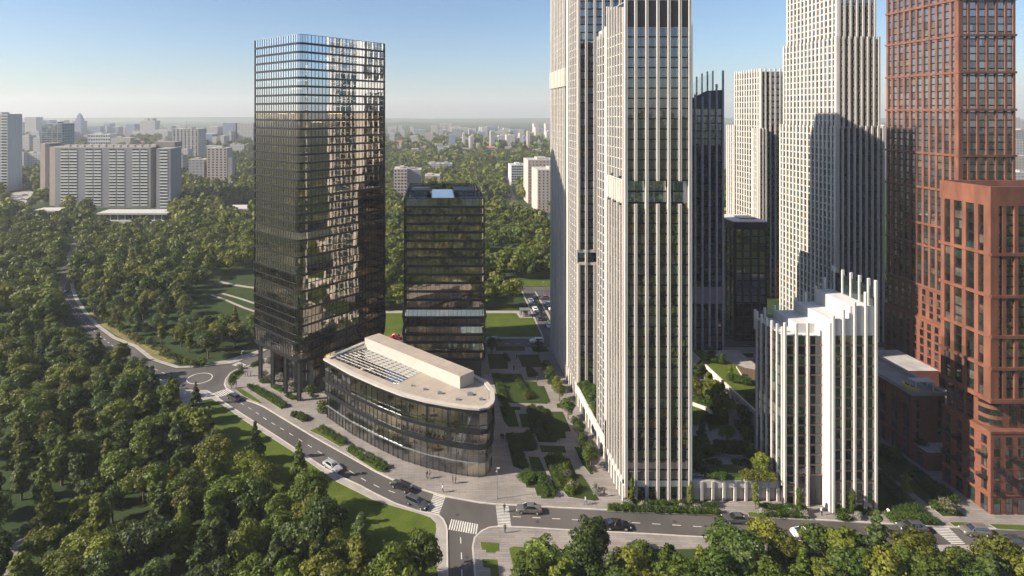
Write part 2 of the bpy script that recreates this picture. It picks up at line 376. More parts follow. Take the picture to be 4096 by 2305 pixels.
sheet('far_road', ring([(2030,700),(2050,770),(2075,815),(2055,815),(2030,780),(2015,700)]), .05, M['asph'], t=.05)
sheet('far_road', ring([(0,795),(60,770),(120,760),(135,770),(90,830),(90,850),(70,850),(60,800),(0,815)]), .05, M['path'], t=.05)
sheet('footpath', ring([(0,2195),(60,2170),(120,2140),(130,2160),(80,2200),(60,2230),(60,2305),(0,2305)]), .08, M['pave'], t=.08)
# road markings
def marks(pts, n_on, n_off, wdt=.16, z=.026):
    P = [Vector(p) for p in ring(pts)]
    seg = []
    for a, b in zip(P, P[1:]): seg.append((a, b, (b-a).length))
    tot = sum(s[2] for s in seg); b = MB(); t = 0
    def at(d):
        for a, c, l in seg:
            if d <= l: return a+(c-a)*(d/l), (c-a)/l
            d -= l
        return seg[-1][1], (seg[-1][1]-seg[-1][0])/seg[-1][2]
    while t < tot:
        p, d = at(t); q, _ = at(min(t+n_on, tot)); n = Vector((-d.y, d.x))*wdt/2
        b.quad((*(p-n), z), (*(q-n), z), (*(q+n), z), (*(p+n), z), M['line']); t += n_on+n_off
    return b
def center(A, B): return [((a[0]+b[0])/2, (a[1]+b[1])/2) for a, b in zip(A, B)]
lines = [[(962,1612),(1009,1640),(1068,1681),(1146,1727),(1253,1794),(1321,1836),(1395,1882),(1459,1922),(1519,1951),(1590,1975)],
         [(2051,2067),(2115,2070),(2170,2073),(2205,2075),(2254,2077),(2300,2080),(2541,2092),(2611,2096),(2715,2102),(2790,2107),(2880,2112),(3003,2120),(3140,2122),(3260,2127),(3420,2134)],
         [(1842,2150),(1845,2200),(1847,2260),(1848,2305),(1850,2400)],
         [(281,1100),(268,1125),(256,1150),(262,1185),(290,1232),(340,1290),(400,1345),(470,1398),(530,1433),(600,1468),(665,1497),(690,1505)],
         [(1975,1376),(2200,1376)]]
b = MB()
for ln in lines:
    k = marks(ln, 1.5, 2.1); b.add(k.v, k.f, M['line'])
b.build('lane_dashes')['kind'] = 'structure'
def zebra(a, b_, c, d, n):
    """stripes between edge a-b and edge c-d (pixels), stripes joined a->c"""
    a, b_, c, d = [Vector(G(*p)) for p in (a, b_, c, d)]; k = MB()
    for i in range(n):
        t0, t1 = (i+.22)/n, (i+.78)/n
        k.quad((*(a+(b_-a)*t0), .027), (*(a+(b_-a)*t1), .027), (*(c+(d-c)*t1), .027), (*(c+(d-c)*t0), .027), M['line'])
    o = k.build('pedestrian_crossing'); o['kind'] = 'structure'
zebra((1735,1976),(1706,2052),(1782,1989),(1755,2063),12)
zebra((1983,2022),(1992,2106),(2034,2025),(2045,2108),14)
zebra((1803,2077),(1914,2098),(1791,2119),(1908,2139),12)
zebra((3723,2110),(3807,2177),(3795,2112),(3863,2178),10)
zebra((850,1574),(905,1556),(872,1590),(932,1574),7)
zebra((926,1461),(955,1447),(970,1473),(985,1459),7)
# mini roundabout ring
k = MB(); cx0, cy0 = G(798.5, 1514); r0 = 3.35
for i in range(48):
    a0, a1 = 2*math.pi*i/48, 2*math.pi*(i+1)/48
    p = lambda a, r: (cx0+math.cos(a)*r, cy0+math.sin(a)*r, .028)
    k.quad(p(a0, r0-.13), p(a0, r0+.13), p(a1, r0+.13), p(a1, r0-.13), M['line'])
k.build('roundabout_marking')['kind'] = 'structure'
for q in ([(990,1098),(1160,1110),(1163,1180),(1130,1180),(1130,1197),(1040,1195),(1040,1170),(1000,1168)],[(1258,1158),(1300,1140),(1420,1150),(1400,1260),(1330,1417),(1310,1417)],[(1005,1258),(1142,1265),(1165,1417),(1085,1417),(1080,1340),(1015,1330)]):
    sheet('lawn_bed', [G(1500+a*.427, 1700+b_*.427, .14) for a, b_ in q], .19, M['grass'], t=.05)
# planted beds: raised lawns on the plaza (pixels measured on the photograph, zoom of 1900,1200 at .6206)
def z7(p): return (1900+p[0]*.6206, 1200+p[1]*.6206)
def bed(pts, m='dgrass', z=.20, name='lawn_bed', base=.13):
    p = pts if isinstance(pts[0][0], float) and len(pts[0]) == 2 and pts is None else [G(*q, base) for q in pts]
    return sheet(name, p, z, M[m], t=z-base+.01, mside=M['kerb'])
beds = [[(135,300),(318,300),(324,330),(135,330)],[(360,305),(465,305),(478,335),(375,335)],[(80,350),(205,350),(214,447),(95,447)],
 [(275,355),(410,355),(437,435),(305,435)],[(325,445),(380,445),(395,500),(340,500)],
 [(105,475),(300,478),(318,525),(395,528),(405,556),(445,556),(487,660),(460,672),(225,665),(150,650)],
 [(160,690),(290,692),(298,712),(255,712),(285,820),(215,820),(185,780)],[(283,737),(340,737),(385,860),(355,860),(350,825),(305,825)],
 [(345,690),(480,705),(490,722),(565,722),(620,850),(580,852),(587,895),(525,895),(525,922),(408,918),(390,860)],
 [(197,858),(310,858),(365,880),(390,965),(375,978),(310,978),(330,1105),(245,1075)],[(415,938),(575,945),(590,988),(430,985)],
 [(345,1012),(412,1015),(455,1110),(510,1275),(500,1283),(425,1283),(425,1265),(400,1265),(385,1215),(330,1212),(320,1120),(370,1120)],
 [(440,1015),(470,1003),(610,1025),(650,1125),(690,1130),(740,1205),(800,1290),(765,1297),(600,1272),(570,1232),(515,1232),(475,1100)],
 [(640,950),(670,950),(700,1040),(765,1120),(745,1127),(690,1060)],[(525,670),(560,670),(565,698),(530,698)]]
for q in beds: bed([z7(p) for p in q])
z6 = lambda p: (2700+p[0]*.6207, 1250+p[1]*.6207)
zA = lambda p: (600+p[0]/3.22, 1350+p[1]/3.22)
zL = lambda p: (1200+p[0]*.4828, 1300+p[1]*.4828)
zR = lambda p: (3480+p[0]*.5172, 1350+p[1]*.5172)
z8 = lambda p: (2500+p[0]*.6196, 1900+p[1]*.6196)
for q in [[(1100,675),(1180,665),(1300,740),(1450,848),(1410,850),(1290,800),(1200,750)],[(1010,615),(1005,560),(1040,470),(1110,425),(1190,425),(1220,450),(1190,490),(1110,545),(1085,610),(1030,625)],
          [(1265,380),(1400,310),(1480,290),(1480,320),(1400,370),(1320,393)],[(1250,655),(1310,610),(1740,905),(1690,930)],[(1800,1000),(1860,960),(2020,1060),(1960,1100)],
          [(1550,650),(1640,600),(1740,690),(1680,718)],[(1725,760),(1790,700),(1900,790),(1820,812)],[(1395,570),(1450,540),(1550,570),(1450,603)]]:
    bed([zA(p) for p in q], 'grass')
for q in [[(80,880),(140,850),(380,990),(330,1012),(180,925)],[(380,1050),(430,1015),(740,1190),(700,1230),(640,1215)]]: bed([zL(p) for p in q], 'grass')
for q in [[(-120,237),(-110,215),(620,245),(632,262)],[(795,250),(800,243),(1190,262),(1195,288),(800,270)],[(1355,290),(1380,270),(1480,278),(1470,305)],
          [(1700,300),(1720,290),(2010,310),(2050,330)],[(2092,307),(2190,308),(2270,325),(2230,332),(2125,333)],[(2346,318),(2700,332),(2700,365),(2400,350)]]: bed([z8(p) for p in q], 'grass')
for q in [[(0,1340),(0,980),(60,1050),(230,1180),(320,1290),(440,1368),(180,1350)],[(100,880),(160,930),(270,1020),(430,1150),(620,1280),(735,1385),(560,1385),(330,1200),(120,1050),(0,950),(0,850)]]: bed([zR(p) for p in q])
for q in [[(300,268),(505,265),(505,292),(380,292)],[(330,318),(400,318),(455,355),(380,358)],[(455,322),(505,322),(505,345)],[(420,370),(505,375),(505,435)],[(450,210),(505,210),(505,218)]]: bed([z6(p) for p in q])
for px, py in ((1600,2010),(1830,2060),(1880,2100),(2150,2088),(2700,2088),(3050,2110),(3500,2140),(1300,1825),(1100,1690),(860,1530),(640,1470),(1868,2230),(2380,2105)):
    x, y = G(px, py); k = MB(); k.add([(x+math.cos(a*.524)*.38, y+math.sin(a*.524)*.38, .026) for a in range(12)], [tuple(range(12))], M['dark2']); o = k.build('manhole_cover'); tag(o, 'dark round manhole cover in the asphalt road', 'manhole cover', 'manhole covers')
# ------------------------------------------------------------------ buildings
GL_MIX = [(M['g_dark'], 6), (M['g_dark2'], 3), (M['g_curt'], 2), (M['g_warm'], .5), (M['g_teal'], 1.2)]
GL_BLUE = [(M['g_blue'], 5), (M['g_dark2'], 2), (M['g_curt'], 1.2), (M['g_dark'], 2)]
def pick(mix, r):
    t = r.random()*sum(w for _, w in mix)
    for m, w_ in mix:
        t -= w_
        if t <= 0: return m
    return mix[-1][0]
class Building:
    """one building: an Empty with its parts; window panes beyond the hundred largest go into one part"""
    def __init__(s, name, label, cat='tower', group=None, loc=None):
        s.root = empty(name, (0, 0, 0), label, cat, group); s.loc = Vector(loc or (0, 0, 0)); s.root.location = s.loc; s.win = []
    def part(s, mb, name, smooth=False):
        if not mb.f: return None
        mb.v = [(p[0]-s.loc.x, p[1]-s.loc.y, p[2]-s.loc.z) for p in mb.v]
        return mb.build(name, s.root, smooth)
    def sub(s, mb, name, parent):
        if not mb.f: return None
        mb.v = [(p[0]-s.loc.x, p[1]-s.loc.y, p[2]-s.loc.z) for p in mb.v]
        return mb.build(name, parent)
    def pane(s, fr, s0, s1, z0, z1, m, r, d=0.0, tilt=.003):
        w_, h_ = s1-s0, z1-z0
        a, b_ = r.gauss(0, tilt), r.gauss(0, tilt)
        P = lambda u, z, dd: Vector((fr[0][0]+fr[1][0]*u+fr[2][0]*dd, fr[0][1]+fr[1][1]*u+fr[2][1]*dd, z))
        q = []
        for u, z in ((s0, z0), (s1, z0), (s1, z1), (s0, z1)):
            q.append(P(u, z, d + a*(u-(s0+s1)/2) + b_*(z-(z0+z1)/2)))
        q = q if fr[3] > 0 else q[::-1]
        c = (q[0]+q[2])/2
        vis = Vector((fr[2][0], fr[2][1], 0)).dot(Vector((0, 0, H))-c)
        s.win.append((w_*h_*max(vis, 0.01*abs(vis))/max(1, (c-Vector((0, 0, H))).length)**3, q, m))
    def finish(s, limit=100, name='window'):
        s.win.sort(key=lambda t: -t[0])
        for i, (_, q, m) in enumerate(s.win[:limit]):
            b = MB(); b.quad(*q, m); s.part(b, name)
        if s.win[limit:]:
            b = MB()
            for _, q, m in s.win[limit:]: b.quad(*q, m)
            o = s.part(b, name); o['kind'] = 'stuff'
        s.win = []
def frame(a, b):
    """frame of a wall running from a to b whose outside lies to the right of a->b"""
    d = Vector((b[0]-a[0], b[1]-a[1])); L_ = d.length; d /= L_
    return (a, (d.x, d.y), (d.y, -d.x), 1), L_
def wall(B, a, b, z0, z1, nb, fl, fin=(.34, .5), fmat=None, band=.5, bmat=None, mix=GL_MIX, fins='double', r=R, split=2, segs=None,
         band_d=.10, panes=True, ends=True, rail=False, ztop=None, cornice=None, fin_name='fin', sub_h=0):
    fr, L_ = frame(a, b); fmat = fmat or M['cream']; bmat = bmat or M['dark']
    fw, fd = fin; p = (L_)/nb
    for i in range(nb+1):
        if not ends and i in (0, nb): continue
        m = MB(); c = i*p; c = min(max(c, fw/2), L_-fw/2)
        zt = (ztop(i) if ztop else z1)
        for (q0, q1) in (segs(i) if segs else [(z0, zt)]):
            if fins == 'double':
                w3 = fw*.36
                m.fbox(fr, c-fw/2, c-fw/2+w3, -.05, fd, q0, q1, fmat)
                m.fbox(fr, c+fw/2-w3, c+fw/2, -.05, fd, q0, q1, fmat)
                m.fbox(fr, c-fw/2+w3, c+fw/2-w3, -.05, fd*.45, q0, q1-.1, M['bronze'])
            elif fins == 'triple':
                w3 = fw*.22
                for k in (0, 1, 2): m.fbox(fr, c-fw/2+k*(fw-w3)/2, c-fw/2+k*(fw-w3)/2+w3, -.05, fd, q0, q1, fmat)
                m.fbox(fr, c-fw/2+w3, c-w3/2, -.05, fd*.4, q0, q1-.1, M['bronze']); m.fbox(fr, c+w3/2, c+fw/2-w3, -.05, fd*.4, q0, q1-.1, M['bronze'])
            else: m.fbox(fr, c-fw/2, c+fw/2, -.05, fd, q0, q1, fmat)
        B.part(m, fin_name)
    nf = max(1, round((z1-z0)/fl)); f = (z1-z0)/nf
    for k in range(nf):
        zb = z0+k*f; m = MB()
        big = cornice and k in cornice
        if band: m.fbox(fr, fw*.3, L_-fw*.3, -.05, band_d if not big else fd+.18, zb, zb+band, bmat if not big else fmat)
        if sub_h: m.fbox(fr, fw*.3, L_-fw*.3, -.05, band_d*.6, zb+band+(f-band)*.5-.04, zb+band+(f-band)*.5+.04, bmat)
        if rail:
            for i in range(nb): m.fbox(fr, i*p+fw*.6, (i+1)*p-fw*.6, band_d+.02, band_d+.05, zb+band, zb+band+.75, M['g_rail'])
        B.part(m, 'floor_band')
        if panes:
            for i in range(nb):
                gm = pick(mix, r)
                for q in range(split):
                    s0 = i*p+(p*q)/split; s1 = i*p+p*(q+1)/split
                    if r.random() < .25: gm = pick(mix, r)
                    B.pane(fr, max(s0, i*p+fw*.4)+(.03 if q else 0), min(s1, (i+1)*p-fw*.4)-.0, zb+band, zb+f, gm, r, d=.03)
def body(B, poly, z0, z1, m, name='wall', top=None):
    b = MB(); b.prism(poly, z0, z1, top or m, m); return B.part(b, name)
def rect(x0, x1, y0, y1): return [(x0, y0), (x1, y0), (x1, y1), (x0, y1)]
def inset(poly, d):
    n = len(poly); out = []
    ar = sum(poly[i][0]*poly[(i+1)%n][1]-poly[(i+1)%n][0]*poly[i][1] for i in range(n)); sg = 1 if ar > 0 else -1
    for i in range(n):
        a, b, c = Vector(poly[i-1]), Vector(poly[i]), Vector(poly[(i+1)%n])
        d1 = (b-a).normalized(); d2 = (c-b).normalized()
        n1 = Vector((-d1.y, d1.x))*sg; n2 = Vector((-d2.y, d2.x))*sg; h = (n1+n2)
        if h.length < 1e-6: h = n1
        h.normalize(); k = d/max(.35, h.dot(n1)); out.append((b.x+h.x*k, b.y+h.y*k))
    return out
def round_poly(poly, rad, n=5):
    out = []; N = len(poly)
    for i in range(N):
        a, b, c = Vector(poly[i-1]), Vector(poly[i]), Vector(poly[(i+1)%N])
        u = (a-b).normalized(); v = (c-b).normalized(); r_ = rad if not isinstance(rad, (list, tuple)) else rad[i]
        if r_ <= 0: out.append((b.x, b.y)); continue
        p, q = b+u*r_, b+v*r_
        for k in range(n+1):
            t = k/n; pt = p*(1-t)**2+b*2*t*(1-t)+q*t*t; out.append((pt.x, pt.y))
    return out
def resample(poly, step):
    out = []; n = len(poly)
    for i in range(n):
        a, b = Vector(poly[i]), Vector(poly[(i+1)%n]); l = (b-a).length; k = max(1, round(l/step))
        for j in range(k):
            p = a+(b-a)*j/k; out.append((p.x, p.y))
    return out
def curtain(B, poly, z0, z1, o0, o1, step, gm, r, vis=None, mull=.09, mmat=None, tilt=.01, slant=0, name='glazing', transom=0):
    """one storey of curtain wall round a closed outline; o0/o1 = outset at its foot and head"""
    P = resample(poly, step); n = len(P)
    A = inset(P, -o0); Bq = inset(P, -o1); g_ = MB(); m = MB()
    for i in range(n):
        a, b_, c, d = A[i], A[(i+1)%n], Bq[(i+1)%n], Bq[i]
        e = Vector((b_[0]-a[0], b_[1]-a[1]));
        if e.length < 1e-4: continue
        e.normalize(); nn = Vector((e.y, -e.x)); t1 = r.gauss(0, tilt); t2 = r.gauss(0, tilt); L_ = .5*step; Hh = (z1-z0)/2
        mm = gm if not isinstance(gm, list) else pick(gm, r)
        f = lambda p, s, z, sv, sz: (p[0]+nn.x*(t1*sv*L_+t2*sz*Hh), p[1]+nn.y*(t1*sv*L_+t2*sz*Hh), z)
        g_.add([f(a, 0, z0, -1, -1), f(b_, 0, z0, 1, -1), f(c, 0, z1, 1, 1), f(d, 0, z1, -1, 1)], [(0, 1, 2, 3)], mm)
        fr = (a, (e.x, e.y), (nn.x, nn.y), 1)
        h = mull/2; dx = (d[0]-a[0], d[1]-a[1]); q = []
        for s_ in (-h, h):
            for dd in (-.03, .10):
                q.append((a[0]+e.x*(s_-slant/2)+nn.x*dd, a[1]+e.y*(s_-slant/2)+nn.y*dd, z0)); q.append((d[0]+e.x*(s_+slant/2)+nn.x*dd, d[1]+e.y*(s_+slant/2)+nn.y*dd, z1))
        m.add(q, [(0, 4, 5, 1), (2, 3, 7, 6), (0, 1, 3, 2), (4, 6, 7, 5)], mmat or M['dark'])
        if transom: m.fbox(fr, 0, (Vector(b_)-Vector(a)).length, -.02, .07, z0+transom-.05, z0+transom+.05, mmat or M['dark'])
    go = B.part(g_, name)
    B.sub(m, 'mullion_frame', go)
    return go
def ringband(B, poly, z0, z1, out, inn, m, name='floor_band'):
    A = inset(poly, -out); I = inset(poly, inn); n = len(A); b = MB()
    for i in range(n):
        j = (i+1) % n
        b.quad((*A[i], z0), (*A[j], z0), (*A[j], z1), (*A[i], z1), m)
        b.quad((*A[i], z1), (*A[j], z1), (*I[j], z1), (*I[i], z1), m)
        b.quad((*I[i], z0), (*I[j], z0), (*A[j], z0), (*A[i], z0), m)
        b.quad((*I[i], z1), (*I[j], z1), (*I[j], z0), (*I[i], z0), m)
    return B.part(b, name)
def offices(B, poly, z, h, r, n, deskm=('desk', 'deskw', 'dark2')):
    """desks and partitions standing on one floor"""
    xs = [p[0] for p in poly]; ys = [p[1] for p in poly]; P = inset(poly, 1.2); b = MB(); k = 0
    while k < n:
        x, y = r.uniform(min(xs), max(xs)), r.uniform(min(ys), max(ys))
        if not inpoly(x, y, P): k += .3; continue
        m = M[r.choice(deskm)]
        if r.random() < .75:
            b.box(x-.8, x+.8, y-.4, y+.4, z+.5, z+.56, m); b.box(x-.75, x-.65, y-.35, y+.35, z, z+.5, m); b.box(x+.65, x+.75, y-.35, y+.35, z, z+.5, m)
            b.box(x-.2, x+.2, y+.45, y+.8, z+.25, z+.7, M['dark2'])
        else: b.box(x-.06, x+.06, y-1.2, y+1.2, z, z+h*.9, M[r.choice(('ceil', 'core', 'conc'))])
        k += 1
    o = B.part(b, 'office_furniture')
    if o: o['kind'] = 'stuff'

def ceiling_lamps(B, poly, z, r, n, L_=3.0):
    xs = [p[0] for p in poly]; ys = [p[1] for p in poly]; P = inset(poly, 2.0); b = MB(); k = 0
    while k < n:
        x, y = r.uniform(min(xs), max(xs)), r.uniform(min(ys), max(ys)); k += .2
        if not inpoly(x, y, P): continue
        b.box(x-L_/2, x+L_/2, y-.12, y+.12, z-.06, z, M['lamp']); k += .8
    o = B.part(b, 'ceiling_lamps')
    if o: o['kind'] = 'stuff'
# ---- tall dark glass tower with rounded corner
def tower_one():
    r = random.Random(3)
    B = Building('glass_tower', 'tall dark glass tower with rounded corner raised on black columns beside the mini roundabout', 'tower', loc=(-36, 168, 0))
    c = Vector((-34.4, 151.0)); u = Vector((-.74, .673)).normalized(); v = Vector((.673, .74)).normalized()
    A, D, E = c+u*22.2, c+u*22.2+v*30.5, c+v*30.5
    poly = round_poly([tuple(A), tuple(c), tuple(E), tuple(D)], [1.2, 2.6, 1.2, 1.2], 6)
    z0, z1, nf = 10.6, 92.6, 37; f = (z1-z0)/nf
    def off(z):                                             # the folded lower storeys lean in and out
        if z > 42: return 0.0
        k = (z-z0)/(2*f); t = k % 1; return (.28*(t if int(k) % 2 == 0 else 1-t)) - .06
    for k in range(nf):
        a, b_ = z0+k*f, z0+(k+1)*f
        curtain(B, poly, a, b_, off(a), off(b_-.01), 1.15, M['g_tower_sky' if k > 28 else 'g_tower'], r, mull=.07, tilt=.0025)
        low = a < 42
        big = (k % 2 == 0) if low else True
        ringband(B, poly, a-.02, a+(.52 if big else .14), off(a)+.12, .3, M['dark'])
        m = MB(); m.prism(inset(poly, .45-off(a)), a-.16, a+.1, M['conc'], M['ceil']); B.part(m, 'floor_slab')
        offices(B, poly, a+.1, f, r, 26)
        if k % 4 != 1: ceiling_lamps(B, poly, a+f-.2, r, 12)
    core = inset(poly, 6.5)
    m = MB(); m.prism(core, 0, z1, M['core']); B.part(m, 'lift_core')
    for t in ((.2, .2), (.8, .2), (.2, .8), (.8, .8), (.5, .14), (.5, .86), (.14, .5), (.86, .5)):
        p = c+u*22.2*t[0]+v*30.5*t[1]; m = MB(); m.tube((p.x, p.y, z0), (p.x, p.y, z1), .45, .45, M['ceil'], 10); B.part(m, 'inner_column')
    # crown: free standing glass above the roof deck
    m = MB(); m.prism(inset(poly, .5), z1-.4, z1, M['roofg']); B.part(m, 'roof')
    m = MB(); m.prism(inset(poly, 7), z1, z1+1.6, M['dark2']); B.part(m, 'plant_room')
    curtain(B, poly, z1, 95.2, 0, 0, 1.15, M['g_tower_sky'], r, mull=.06, tilt=.004, name='parapet_glass')
    ringband(B, poly, z1, z1+.55, .12, .3, M['dark']); ringband(B, poly, 95.15, 95.3, .05, .1, M['steel'], 'parapet_rail')
    m = MB(); m.prism(inset(poly, .1), z0-.5, z0-.12, M['dark']); B.part(m, 'soffit')
    for px, py in ((1042.5,1514.6),(1091.6,1545),(1143,1572),(1197,1602)):
        x, y = G(px, py, .14); m = MB(); m.box(x-.55, x+.55, y-.35, y+.35, .1, z0-.3, M['dark']); m.box(x-.3, x+.3, y-.45, y+.45, .1, z0-.3, M['dark2']); B.part(m, 'column')
    for s in (.28, .55, .82, .99):
        p = c+v*30.5*s+u*1.5; m = MB(); m.box(p.x-.5, p.x+.5, p.y-.35, p.y+.35, .1, z0-.3, M['dark']); B.part(m, 'column')
    lob = [tuple(c+u*4.5+v*5), tuple(c+v*29+u*3), tuple(c+u*19+v*29), tuple(c+u*20+v*5)]
    lob = lob[::-1]
    ar = sum(lob[i][0]*lob[(i+1)%4][1]-lob[(i+1)%4][0]*lob[i][1] for i in range(4))
    if ar < 0: lob = lob[::-1]
    curtain(B, lob, .14, 5.2, 0, 0, 1.6, M['g_clear'], r, mull=.12, name='lobby_glazing', transom=2.4)
    curtain(B, lob, 5.5, z0-.5, 0, 0, 1.6, M['g_clear'], r, mull=.12, name='lobby_glazing', transom=2.4)
    ringband(B, lob, 5.1, 5.6, .25, .3, M['dark'])
    m = MB(); m.prism(inset(lob, .4), 4.9, 5.1, M['ceil']); B.part(m, 'floor_slab')
    m = MB(); p = c+v*12+u*5.2; m.fbox(((p.x, p.y), (v.x, v.y), (-u.x, -u.y), 1), 0, 4, -.6, -.5, 5.7, 9.6, M['lit']); m.fbox(((p.x, p.y), (v.x, v.y), (-u.x, -u.y), 1), 1, 4.5, -.6, -.5, .8, 4.6, M['lit']); B.part(m, 'glowing_wall')
    offices(B, lob, .14, 3, r, 14)
tower_one()

# ---- chamfered dark office block behind the low building
def tower_two():
    r = random.Random(5)
    B = Building('office_block', 'dark glass office block with open roof and sky reflecting skylight behind the curved low building', 'office block', loc=(3.2, 182, 0))
    poly = round_poly([(-8.2, 165), (14.5, 165), (14.5, 199), (-8.2, 199)], [1.3, 1.5, .4, .4], 4)
    z0, z1, nf = 5.4, 48.2, 18; f = (z1-z0)/nf
    def off(z):
        if z > 20: return 0.0
        k = (z-z0)/f; t = k % 1; return (.5*(t if int(k) % 2 == 0 else 1-t))
    gt = [(M['g_tower'], 4), (M['g_dark2'], 1)]
    for k in range(nf):
        a, b_ = z0+k*f, z0+(k+1)*f
        curtain(B, poly, a, b_, off(a), off(b_-.01), 1.25, M['g_tower'], r, mull=.07, tilt=.003)
        ringband(B, poly, a-.05, a+.62, off(a)+.14, .3, M['dark'])
        m = MB(); m.prism(inset(poly, .4), a-.16, a+.1, M['conc'], M['ceil']); B.part(m, 'floor_slab')
        offices(B, poly, a+.1, f, r, 34)
        ceiling_lamps(B, poly, a+f-.2, r, 10)
    m = MB(); m.prism(rect(-2, 8.5, 171, 195), 0, z1, M['core']); B.part(m, 'lift_core')
    m = MB(); m.prism(rect(-7.2, 13.6, 166, 198), 0.1, z0, M['dark2']); B.part(m, 'ground_floor_wall')
    for x in (-5, 0, 5, 10): m = MB(); m.tube((x, 166.8, z0), (x, 166.8, z1), .35, .35, M['ceil'], 8); B.part(m, 'inner_column')
    m = MB(); m.prism(inset(poly, .4), z1-.3, z1, mat('roof_membrane', (.30, .33, .38), .3, var=.1)); B.part(m, 'roof')
    curtain(B, poly, z1, 50.9, 0, 0, 2.0, M['g_tower'], r, mull=.07, name='parapet_glass')
    ringband(B, poly, 50.8, 51.0, .08, .15, M['dark'], 'parapet_rail')
    ringband(B, poly, z1-.05, z1+.6, .14, .3, M['dark'])
    m = MB(); m.box(-.6, 6.2, 166.2, 186, z1, 50.6, M['dark']); ph = B.part(m, 'roof_housing')
    m = MB(); m.box(-.3, 5.9, 167, 185.4, 50.6, 50.72, mat('sky_mirror_panel', (.55, .66, .82), .12, .3, var=.02)); B.sub(m, 'skylight', ph)  # pale blue colour put in for the sky mirrored on the housing top
    for x0, x1 in ((-7.0, -1.0), (6.6, 13.4)):
        m = MB(); m.box(x0, x1, 187, 196, z1, z1+2.0, M['dark2']); h_ = B.part(m, 'plant_room')
        m = MB()
        for i in range(6): xx = x0+(x1-x0)*i/6; m.box(xx+.08, xx+(x1-x0)/6-.08, 186.9, 186.98, z1+.3, z1+1.8, M['g_curt'])
        B.sub(m, 'window_band', h_)
tower_two()

